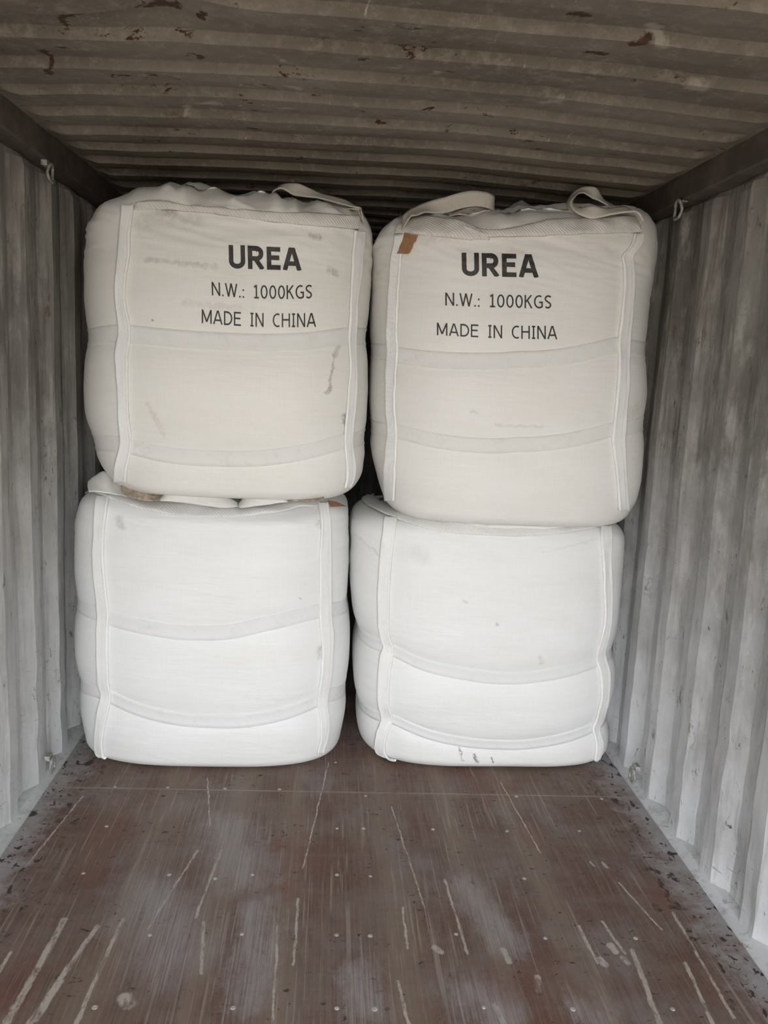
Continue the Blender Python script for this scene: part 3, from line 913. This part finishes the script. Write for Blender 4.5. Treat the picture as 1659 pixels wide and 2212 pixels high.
    # stencilled lettering printed on the front, one object per word
    def lettering(s, txt, TL, TR, BL, BR, bold=False, sag=0.0):
        t = 0.205 if bold else 0.122
        x = 0.0; words = [[]]
        for ch in txt:
            if ch == ' ':
                x += 0.33
                if words[-1]: words.append([])
                continue
            w, strokes = glyph(ch, t)
            for st in strokes: words[-1].append([(x + px, py) for px, py in st])
            x += w + (0.12 if bold else 0.14)
        x1 = x - (0.12 if bold else 0.14)
        TL, TR, BL, BR = map(Vector, (TL, TR, BL, BR))
        for word in words:
            if not word: continue
            vs, fs = [], []
            for st in word:
                # resample
                pts = [Vector(st[0])]; corner = [False]
                for a, b in zip(st, st[1:]):
                    a, b = Vector(a), Vector(b); k = max(1, int((b - a).length / 0.07))
                    for q in range(1, k + 1): pts.append(a.lerp(b, q / k))
                m = len(pts); closed = (pts[0] - pts[-1]).length < 1e-6 and m > 4
                base_i = len(vs)
                for i in range(m):
                    p0 = pts[i - 1] if i else (pts[m - 2] if closed else None)
                    p2 = pts[i + 1] if i < m - 1 else (pts[1] if closed else None)
                    d1 = (pts[i] - p0).normalized() if p0 is not None else None
                    d2 = (p2 - pts[i]).normalized() if p2 is not None else None
                    if d1 is None: d1 = d2
                    if d2 is None: d2 = d1
                    n1 = Vector((-d1.y, d1.x)); n2 = Vector((-d2.y, d2.x))
                    nn = (n1 + n2)
                    nn = nn.normalized() if nn.length > 1e-6 else n1
                    k = min(1.9, 1 / max(0.3, nn.dot(n1)))
                    for sg in (-0.5, 0.0, 0.5):
                        p = pts[i] + nn * (t * k * sg)
                        u = p.x / x1; w = min(1.0, max(0.0, p.y)) if bold or True else p.y
                        q = BL.lerp(BR, u).lerp(TL.lerp(TR, u), w)
                        q.y += sag * math.sin(math.pi * min(1, max(0, u)))
                        P, no = s.hit(q.x, q.y)
                        vs.append(P + no * 0.0022)
                for i in range(m - 1):
                    a = base_i + i * 3
                    fs.append((a, a + 1, a + 4, a + 3)); fs.append((a + 1, a + 2, a + 5, a + 4))
            mesh_obj('printed_word', vs, fs, M_ink, s.root, smooth=False)
    def patch(s, name, quad, mat, lift=0.004, n=8, label=None):
        q = [Vector(p) for p in quad]
        vs = []
        for i in range(n + 1):
            for j in range(n + 1):
                u, w = i / n, j / n
                p = q[0].lerp(q[1], u).lerp(q[3].lerp(q[2], u), w)
                P, nn = s.hit_safe(p.x, p.y)
                vs.append(P + nn * lift)
        f = grid_faces(n + 1, n + 1)
        n0 = len(vs)
        vs += [v + Vector((0, 0.003, 0)) for v in vs]
        fs = f + [tuple(i + n0 for i in reversed(x)) for x in f]
        o = mesh_obj(name, vs, fs, mat, s.root, smooth=False)
        if label: o['label'] = label
        return o

def ribbon(name, pts, width, mat, parent, n=70, thick=0.004, wdir=None, twist=0.0):
    """webbing ribbon along 3-D pts; wdir: list of width directions at the points"""
    path = catmull(pts, n)
    L = [0.0]
    for a, b in zip(pts, pts[1:]): L.append(L[-1] + (b - a).length)
    rows = []
    m = 6
    for i, p in enumerate(path):
        t = (path[min(i + 1, n - 1)] - path[max(i - 1, 0)]).normalized()
        sL = L[-1] * i / (n - 1)
        wd = Vector([interp([(l, w[c]) for l, w in zip(L, wdir)], sL) for c in range(3)])
        wd = (wd - t * wd.dot(t)).normalized()
        nn = t.cross(wd).normalized()
        wv = width * (1 + 0.05 * noise.noise(p * 9))
        rows.append([p + wd * wv * (j / m - 0.5) + nn * (0.0012 * (1 if j in (0, m) else 0)) for j in range(m + 1)] + 
                    [p + wd * wv * (j / m - 0.5) + nn * (-thick) for j in range(m, -1, -1)])
    vs = [p for r in rows for p in r]; nc = 2 * (m + 1)
    fs = grid_faces(n, nc, True)
    fs.append(tuple(range(nc))[::-1]); fs.append(tuple((n - 1) * nc + k for k in range(nc)))
    ob = mesh_obj(name, vs, fs, mat, parent)
    bm = bmesh.new(); bm.from_mesh(ob.data); bmesh.ops.recalc_face_normals(bm, faces=bm.faces); bm.to_mesh(ob.data); bm.free()
    return ob

def sx(sh, rows):  # y-sorted silhouette table
    return sorted([(y, x) for x, y in rows])

def W(px, py, Y=3.14):
    p = at_y(px, py, Y); return (p.x, p.z)
def stains(origin, lst, Y=3.14):
    out = []
    for (x0, y0, x1, y1, w, k, col) in lst:
        a = W(x0, y0, Y); b = W(x1, y1, Y)
        out.append(((a[0] - origin[0], a[1] - origin[1]), (b[0] - origin[0], b[1] - origin[1]), w, k, col))
    return out
GRIME = (0.22, 0.19, 0.15); BROWN = (0.20, 0.10, 0.05); YEL = (0.55, 0.47, 0.30)

# ---- lower left
LLl = sx(0, [(186, 1040), (172, 1073), (162, 1121), (159, 1202), (159, 1280), (159, 1343), (159, 1404), (163, 1460), (168, 1500), (174, 1545), (183, 1590), (200, 1630), (222, 1650)])
LLr = sx(0, [(748, 1050), (754, 1090), (755, 1140), (755, 1242), (760, 1323), (759, 1404), (755, 1465), (748, 1525), (737, 1575), (722, 1615), (704, 1645)])
F_LL = fabric_material('woven_fabric_lower_left', stains((-0.588, 0.0), [(684, 1138, 690, 1145, .010, .55, GRIME), (684, 1412, 684, 1432, .010, .4, GRIME), (245, 1125, 250, 1140, .014, .3, GRIME), (262, 1085, 300, 1092, .008, .35, (0.45, 0.30, 0.22)), (640, 1300, 643, 1302, .004, .5, GRIME)], 3.12), (0.82, 0.825, 0.82))
def drop_ll(x, y):
    return -0.030 * smoothstep(3.45, 3.15, y) * smoothstep(0.50, 0.30, abs(x + 0.50))
LLr = [(y, x - 2) for y, x in LLr]
LL = Bag('white bulk bag without lettering on the floor at the left wall', 0.0, 1.10, LLl, LLr, 3.150, 0.84,
         [[(170, 1312), (213, 1328), (237, 1337), (332, 1359), (445, 1368), (574, 1349), (685, 1323), (752, 1308)],
          [(171, 1484), (213, 1498), (241, 1512), (332, 1546), (473, 1562), (574, 1554), (683, 1518), (711, 1505), (748, 1490)]],
         pinch=0.017, seed=3, fabric=F_LL, top_drop=drop_ll, rt=0.07)
LL.belt(0, 0.062); LL.belt(1, 0.062)
LL.strap([(209, 236, 1077), (205, 227, 1162), (203, 227, 1210), (207, 231, 1262), (213, 238, 1323), (211, 236, 1363), (212, 236, 1424), (215, 238, 1477), (221, 243, 1501), (213, 237, 1537), (207, 225, 1598), (210, 228, 1640)], seed=1)
LL.strap([(687, 708, 1092), (691, 710, 1141), (687, 712, 1202), (687, 712, 1263), (687, 712, 1323), (689, 716, 1363), (693, 716, 1404), (689, 712, 1464), (683, 703, 1513), (689, 708, 1557), (689, 703, 1598), (682, 694, 1625)], seed=2)
LL.band('hem', [(192, 1046), (239, 1056), (283, 1073), (372, 1080), (473, 1095), (534, 1090), (594, 1083), (687, 1079), (716, 1076)],
        [(180, 1064), (233, 1079), (287, 1099), (372, 1115), (473, 1121), (574, 1115), (635, 1103), (690, 1094), (716, 1093)], M_hem_low, lift=0.012, wav=0.004)
LL.patch('tape_patch', [(707, 1087), (724, 1089), (744, 1097), (711, 1100)], M_tape, 0.012, label='small tan tape patch')

# ---- lower right
LRl = sx(0, [(800, 1030), (776, 1048), (760, 1073), (754, 1121), (753, 1180), (754, 1242), (756, 1300), (757, 1350), (757, 1404), (755, 1464), (765, 1525), (789, 1586), (811, 1625), (835, 1648)])
LRr = sx(0, [(1338, 1110), (1348, 1137), (1350, 1182), (1346, 1230), (1342, 1283), (1338, 1340), (1334, 1395), (1332, 1452), (1328, 1501), (1320, 1545), (1316, 1598), (1305, 1635), (1285, 1655)])
F_LR = fabric_material('woven_fabric_lower_right', stains((0.575, 0.0), [(983, 1628, 990, 1662, .0035, 1.0, BROWN), (1014, 1645, 1021, 1664, .006, 1.0, GRIME), (1053, 1656, 1056, 1664, .004, 1.0, GRIME), (1058, 1350, 1062, 1356, .004, .4, GRIME), (988, 1303, 995, 1306, .004, .3, GRIME), (760, 1185, 812, 1218, .004, .25, GRIME), (1155, 1425, 1160, 1440, .007, .18, BROWN), (890, 1200, 900, 1215, .03, .10, GRIME), (1160, 1200, 1290, 1172, .003, .15, GRIME)], 3.12), (0.82, 0.825, 0.82))
LRl = [(y, x + 2) for y, x in LRl]
LR = Bag('white bulk bag with deeply bulging tiers on the floor at the right wall', 0.0, 1.045, LRl, LRr, 3.180, 0.84,
         [[(763, 1362), (825, 1400), (851, 1410), (912, 1438), (1013, 1460), (1093, 1468), (1174, 1463), (1287, 1434), (1328, 1412)],
          [(768, 1525), (823, 1556), (851, 1563), (932, 1596), (1033, 1616), (1114, 1620), (1194, 1610), (1279, 1582), (1316, 1558)]],
         pinch=0.026, seed=11, fabric=F_LR, rt=0.07)
LR.belt(0, 0.055); LR.belt(1, 0.050)
LR.strap([(831, 859, 1123), (825, 851, 1182), (819, 845, 1263), (819, 843, 1343), (825, 845, 1376), (831, 853, 1396), (823, 851, 1416), (819, 845, 1464), (819, 843, 1517), (827, 851, 1553), (815, 839, 1586), (814, 835, 1622), (832, 850, 1650)], seed=3)
LR.strap([(1297, 1318, 1141), (1295, 1318, 1162), (1299, 1316, 1222), (1301, 1318, 1283), (1303, 1316, 1331), (1297, 1310, 1371), (1287, 1303, 1404), (1284, 1305, 1424), (1293, 1312, 1456), (1295, 1310, 1505), (1284, 1299, 1553), (1276, 1290, 1573), (1284, 1297, 1606), (1281, 1292, 1640)], seed=4)
LR.band('hem', [(792, 1052), (811, 1080), (859, 1097), (932, 1112), (1053, 1136), (1154, 1139), (1255, 1133), (1318, 1124)],
        [(768, 1061), (791, 1094), (859, 1125), (942, 1149), (1053, 1158), (1154, 1160), (1235, 1152), (1300, 1140)], M_hem_low, lift=0.012, wav=0.003, seed=4)

# ---- upper left
ULl = sx(0, [(212, 450), (196, 463), (187, 485), (182, 530), (180, 585), (180, 640), (182, 690), (182, 740), (180, 790), (179, 831), (181, 870), (185, 905), (195, 950), (211, 995), (232, 1023), (248, 1040), (262, 1050)])
ULr = sx(0, [(790, 462), (800, 478), (805, 503), (806, 560), (803, 620), (801, 667), (799, 730), (798, 800), (797, 872), (796, 920), (792, 970), (781, 1023), (765, 1048), (750, 1060)])
UL_O = (-0.52, 1.115)
_crest = [(200, 462), (216, 450), (237, 444), (286, 429), (316, 412), (361, 407), (379, 401), (400, 411), (427, 411), (460, 419), (497, 428), (542, 431), (584, 438), (675, 450), (777, 456), (800, 466)]
_crest = [(at_y(px, py, 3.33).x, at_y(px, py, 3.33).z - 2.205) for px, py in _crest]
def drop_ul(x, y):
    # outline of the crumpled top: high at the left, sinking to the right
    k = smoothstep(3.10, 3.33, y)
    return smooth_interp(_crest, x) * (0.30 + 0.70 * k) - 0.02 * smoothstep(3.4, 3.9, y)
F_UL_st = [(714, 845, 722, 765, .004, .55, GRIME), (702, 850, 716, 842, .006, .5, GRIME), (726, 768, 733, 745, .008, .4, GRIME), (715, 580, 728, 585, .012, .5, GRIME),
           (675, 508, 692, 512, .009, .6, GRIME), (330, 690, 331, 692, .004, .8, GRIME), (320, 560, 470, 578, .008, .30, GRIME), (320, 870, 355, 942, .008, .30, (0.5, 0.36, 0.28)),
           (745, 900, 752, 960, .007, .7, (0.16, 0.10, 0.08)), (400, 655, 520, 665, .010, .18, GRIME), (345, 445, 370, 452, .020, .6, BROWN), (300, 480, 420, 470, .03, .2, GRIME)]
F_UL = fabric_material('woven_fabric_upper_left', stains((-0.52, 1.115), F_UL_st, 3.1), (0.80, 0.785, 0.74))
ULr = [(y, x - 2) for y, x in ULr]
UL = Bag('white bulk bag lettered UREA on top of the left stack, humped top', 1.115, 2.205, ULl, ULr, 3.115, 0.88,
         [[(187, 729), (225, 722), (259, 719), (288, 722), (437, 735), (560, 740), (660, 737), (744, 727), (797, 727)],
          [(200, 958), (235, 960), (261, 962), (289, 969), (350, 983), (437, 992), (560, 992), (660, 978), (738, 957), (790, 945)]],
         pinch=0.016, seed=21, top_bump=1.0, fabric=F_UL, top_drop=drop_ul, rt=0.075)
UL.belt(0, 0.066, M_belt_up); UL.belt(1, 0.064, M_belt_up)
UL.strap([(266, 291, 446), (260, 284, 500), (257, 283, 545), (252, 275, 600), (252, 273, 650), (259, 285, 712), (252, 279, 770), (256, 279, 840), (258, 281, 900), (262, 287, 955), (251, 278, 1012), (250, 276, 1038)], seed=5)
UL.strap([(762, 784, 497), (757, 779, 560), (752, 767, 670), (748, 765, 728), (752, 766, 790), (747, 765, 860), (740, 757, 950), (744, 762, 996), (744, 760, 1030), (740, 752, 1050)], seed=6)
UL.band('hem', [(296, 438), (355, 436), (412, 446), (502, 452), (601, 460), (675, 462), (777, 468)],
        [(292, 454), (345, 453), (408, 457), (494, 466), (601, 480), (690, 488), (770, 493)], M_hem, lift=0.010, wav=0.005, seed=8)
UL.lettering('UREA', (494, 529), (649, 536), (495, 580), (650, 585), bold=True)
UL.lettering('N.W.:  1000KGS', (457, 609), (674, 615), (458, 638), (674, 645), sag=4)
UL.lettering('MADE  IN  CHINA', (436, 668), (682, 676), (436, 698), (682, 706), sag=4)

# ---- upper right
URl = sx(0, [(840, 476), (822, 485), (809, 499), (803, 520), (800, 552), (798, 610), (798, 667), (797, 730), (797, 790), (796, 850), (796, 905), (798, 954), (809, 1007), (833, 1077), (850, 1095), (870, 1104)])
URr = sx(0, [(1390, 460), (1403, 470), (1415, 499), (1418, 544), (1412, 597), (1404, 667), (1400, 720), (1398, 773), (1398, 851), (1395, 905), (1393, 954), (1387, 1036), (1374, 1085), (1358, 1109), (1340, 1118)])
F_UR_st = [(1318, 900, 1330, 880, .02, .25, (0.5, 0.33, 0.22)), (960, 885, 968, 888, .006, .4, GRIME), (1010, 915, 1110, 920, .005, .2, GRIME), (1040, 535, 1070, 538, .01, .35, YEL),
           (1315, 918, 1322, 918, .004, .8, (0.1, 0.07, 0.05)), (860, 500, 1000, 490, .03, .25, GRIME), (1100, 478, 1300, 470, .015, .35, GRIME)]
F_UR = fabric_material('woven_fabric_upper_right', stains((0.53, 1.05), F_UR_st, 3.1), (0.80, 0.785, 0.75))
_crest2 = [(812, 492), (821, 485), (854, 473), (900, 468), (960, 465), (1067, 461), (1110, 453), (1149, 450), (1230, 447), (1300, 449), (1360, 453), (1385, 460), (1405, 472)]
_crest2 = [(at_y(px, py, 3.33).x, at_y(px, py, 3.33).z - 2.175) for px, py in _crest2]
def drop_ur(x, y):
    k = smoothstep(3.10, 3.33, y)
    return smooth_interp(_crest2, x) * (0.25 + 0.75 * k) - 0.02 * smoothstep(3.4, 3.9, y)
UR = Bag('white bulk bag lettered UREA on top of the right stack, brown tape patch', 1.05, 2.175, URl, URr, 3.12, 0.88,
         [[(800, 759), (839, 762), (862, 768), (944, 777), (1067, 780), (1190, 773), (1329, 746), (1358, 750), (1396, 756)],
          [(797, 918), (837, 930), (864, 934), (944, 953), (1067, 964), (1190, 957), (1321, 929), (1350, 927), (1393, 915)]],
         pinch=0.012, seed=33, top_bump=0.6, fabric=F_UR, top_drop=drop_ur, rt=0.075)
UR.belt(0, 0.064, M_belt_up); UR.belt(1, 0.060, M_belt_up)
UR.strap([(856, 877, 510), (848, 870, 564), (844, 866, 626), (841, 864, 675), (839, 862, 728), (841, 864, 753), (837, 860, 810), (837, 858, 872), (841, 862, 941), (837, 861, 960), (833, 858, 1036), (836, 856, 1080)], seed=7)
UR.strap([(1366, 1387, 507), (1360, 1382, 530), (1341, 1364, 552), (1344, 1366, 577), (1344, 1366, 626), (1339, 1362, 683), (1333, 1358, 728), (1333, 1356, 790), (1329, 1354, 851), (1323, 1348, 913), (1319, 1346, 946), (1325, 1348, 995), (1331, 1352, 1056), (1333, 1354, 1100)], seed=8)
UR.band('hem', [(1000, 492), (1063, 498), (1132, 489), (1190, 478), (1292, 473), (1375, 470)],
        [(1045, 513), (1063, 514), (1149, 511), (1272, 507), (1330, 505), (1380, 504)], M_hem, lift=0.013, wav=0.003, seed=9)
UR.band('corner_flap', [(872, 474), (905, 470), (960, 473), (1000, 480), (1040, 500)],
        [(856, 506), (900, 508), (960, 512), (1010, 517), (1058, 518)], M_hem, lift=0.010, wav=0.004, seed=12)
UR.lettering('UREA', (997, 546), (1161, 550), (998, 596), (1162, 600), bold=True)
UR.lettering('N.W.:  1000KGS', (962, 632), (1191, 638), (962, 660), (1191, 667), sag=1)
UR.lettering('MADE  IN  CHINA', (944, 697), (1203, 704), (944, 724), (1203, 733), sag=2)
UR.patch('tape_patch', [(878, 510), (906, 511), (889, 549), (864, 547)], M_tape, 0.019, label='brown tape patch')

# ---- lifting loops
def P3(px, py, Y): return at_y(px, py, Y)
UPV = Vector((0, 0.25, 1)); BK = Vector((0, 1, 0.15)); BK2 = Vector((0, 1, 0.6))
ribbon('lifting_loop', [P3(782, 470, 3.20), P3(776, 455, 3.24), P3(742, 438, 3.27), P3(690, 424, 3.30), (P3(640, 410, 3.32)), P3(612, 403, 3.33), P3(594, 412, 3.34), P3(588, 430, 3.35), P3(600, 445, 3.36)],
       0.050, M_loop, UL.root, wdir=[BK, BK, BK2, BK2, UPV, BK2, BK, BK, BK])
ribbon('lifting_loop', [P3(780, 472, 3.22), P3(772, 458, 3.26), P3(740, 446, 3.30), P3(705, 441, 3.32), P3(675, 450, 3.32), P3(650, 458, 3.30)],
       0.050, M_loop, UL.root, wdir=[BK, BK, BK2, BK2, BK2, BK])
ribbon('lifting_loop', [P3(874, 485, 3.15), P3(884, 466, 3.18), P3(908, 452, 3.22), P3(958, 444, 3.26), P3(1000, 432, 3.28), P3(1030, 429, 3.29), P3(1062, 436, 3.30), P3(1068, 446, 3.34), P3(1050, 456, 3.33), P3(1010, 460, 3.27), P3(980, 466, 3.22)],
       0.060, M_loop, UR.root, wdir=[BK, BK2, BK2, UPV, UPV, UPV, UPV, UPV, UPV, BK2, BK])
ribbon('lifting_loop', [P3(1386, 482, 3.11), P3(1374, 462, 3.12), P3(1352, 454, 3.13), P3(1318, 458, 3.13), P3(1280, 459, 3.14), P3(1250, 453, 3.17), P3(1234, 440, 3.22), P3(1238, 424, 3.28), P3(1256, 412, 3.30), P3(1284, 417, 3.31), P3(1308, 436, 3.32), P3(1332, 450, 3.33), P3(1352, 464, 3.32)],
       0.050, M_loop, UR.root, wdir=[BK, BK, BK2, BK2, UPV, BK2, BK, BK, BK2, UPV, BK2, BK2, BK])
# spout film sticking up on the right bag
def spout():
    base = [P3(1078, 466, 3.45), P3(1120, 468, 3.42), P3(1175, 464, 3.47), P3(1120, 462, 3.56)]
    tip = P3(1128, 432, 3.47); tip2 = P3(1110, 440, 3.47)
    vs = []; n = 24
    ring = catmull(base + [base[0]], n + 1)[:-1]
    for k in range(7):
        t = k / 6
        for j, b in enumerate(ring):
            tp = tip.lerp(tip2, 0.5 + 0.5 * math.cos(2 * math.pi * j / n))
            p = b.lerp(tp, t)
            p = p + Vector((noise.noise(p * 30), noise.noise(p * 31 + Vector((3, 0, 0))), 0)) * 0.008 * (1 - t)
            vs.append(p)
    mesh_obj('spout', vs, grid_faces(7, n, True), M_film, UR.root)
spout()

# ---- folded cloth crushed between the bags
def crushed_flap(bag, name, top_px, bot_px, Yt, Yb, mat, n=48, m=12, amp=0.006, label=None):
    top = catmull([P3(x, y, Yt) for x, y in top_px], n); bot = catmull([P3(x, y, Yb) for x, y in bot_px], n)
    vs = []
    for i in range(n):
        for j in range(m + 1):
            t = j / m
            p = top[i].lerp(bot[i], t)
            p = p + Vector((0, -0.010 * math.sin(math.pi * t) + noise.noise(Vector((p.x * 25, p.z * 40, bag.seed))) * amp, 0))
            vs.append(p)
    n0 = len(vs); nc = m + 1
    vs += [v + Vector((0, 0.006, -0.002)) for v in vs]
    f = grid_faces(n, nc)
    fs = f + [tuple(i + n0 for i in reversed(q)) for q in f]
    for i in range(n - 1):
        a = i * nc; fs.append((a, a + nc, a + nc + n0, a + n0)); a += nc - 1; fs.append((a, a + n0, a + nc + n0, a + nc))
    for j in range(nc - 1):
        fs.append((j, j + 1, j + 1 + n0, j + n0)); a = (n - 1) * nc + j; fs.append((a, a + n0, a + 1 + n0, a + 1))
    ob = mesh_obj(name, vs, fs, mat, bag.root)
    bm = bmesh.new(); bm.from_mesh(ob.data); bmesh.ops.recalc_face_normals(bm, faces=bm.faces); bm.to_mesh(ob.data); bm.free()
    if label: ob['label'] = label
M_clean = webbing_material('crushed_white_cloth', (0.76, 0.75, 0.72), 'x', 0.25)
crushed_flap(LL, 'folded_flap', [(350, 1070), (368, 1058), (400, 1055), (445, 1060), (480, 1070), (505, 1080), (514, 1086)], [(346, 1082), (380, 1084), (420, 1089), (455, 1094), (480, 1097), (500, 1096), (514, 1094)], 3.215, 3.165, M_clean)
crushed_flap(LL, 'folded_flap', [(514, 1088), (530, 1073), (555, 1064), (580, 1061), (605, 1066), (620, 1076)], [(516, 1096), (530, 1096), (555, 1093), (580, 1090), (603, 1086), (622, 1084)], 3.215, 3.165, M_clean)
crushed_flap(LL, 'soiled_flap', [(262, 1048), (290, 1052), (320, 1062), (345, 1066), (372, 1066)], [(266, 1068), (290, 1078), (320, 1082), (345, 1082), (372, 1083)], 3.225, 3.17, M_pallet, amp=0.012, label='cloth fold stained brown')
crushed_flap(LL, 'soiled_flap', [(618, 1070), (635, 1066), (655, 1070), (680, 1072), (700, 1070)], [(620, 1085), (640, 1083), (655, 1083), (680, 1081), (700, 1079)], 3.225, 3.17, M_pallet, amp=0.010, label='cloth fold stained brown')
crushed_flap(LL, 'corner_flap', [(190, 1040), (204, 1028), (222, 1018), (234, 1024), (246, 1036), (262, 1046), (276, 1052)], [(192, 1062), (206, 1062), (222, 1064), (236, 1066), (248, 1068), (262, 1070), (276, 1074)], 3.30, 3.20, M_clean, amp=0.010)
crushed_flap(LR, 'folded_flap', [(935, 1108), (960, 1104), (1000, 1108), (1035, 1118), (1052, 1130)], [(935, 1118), (960, 1122), (1000, 1130), (1035, 1138), (1054, 1142)], 3.215, 3.19, M_clean)
crushed_flap(LR, 'folded_flap', [(1048, 1128), (1075, 1122), (1120, 1124), (1180, 1128), (1225, 1126)], [(1048, 1142), (1075, 1144), (1120, 1144), (1180, 1142), (1225, 1138)], 3.215, 3.19, M_clean)

# ------------------------------------------------------------------ lashing rings
def lashing_ring(loc, side, tilt, label, r=0.026):
    root = empty('lashing_ring', loc, label, 'lashing ring', 'steel lashing rings on the walls')
    L = Vector(loc)
    pts = []
    for k in range(24):
        a = 2 * math.pi * k / 24
        # D shape
        u = math.cos(a) * r * 1.0; w = math.sin(a) * r * 1.25
        w = max(w, -r * 0.95)
        pts.append(L + Vector((-side * (0.014 + 0.3 * abs(w) * tilt), u, w - r * 0.4)))
    v, f = tube(pts, 0.0055, 8, True)
    mesh_obj('ring', v, f, M_steel, root)
    bm = bmesh.new()
    box(bm, (L.x - 0.012 if side > 0 else L.x - 0.010, L.y - 0.022, L.z + r * 0.55), (L.x + 0.010 if side > 0 else L.x + 0.012, L.y + 0.022, L.z + r * 0.55 + 0.020), 0.004)
    bm_obj('bracket', bm, M_steel, root)
lashing_ring((-1.158, 3.05, 0.082), -1, 0.3, 'steel lashing ring low on the left wall, in front of the stack')
lashing_ring((1.158, 3.045, 0.078), 1, 0.3, 'steel lashing ring low on the right wall, in front of the stack')
lashing_ring((-1.150, 3.13, 2.262), -1, 0.6, 'dark lashing ring under the rail at the top of the left wall')
lashing_ring((1.150, 3.14, 2.275), 1, 0.6, 'pale hooked lashing ring under the rail at the top of the right wall', 0.030)

for o in list(bpy.data.objects):
    if '_o' in o.keys(): del o['_o']
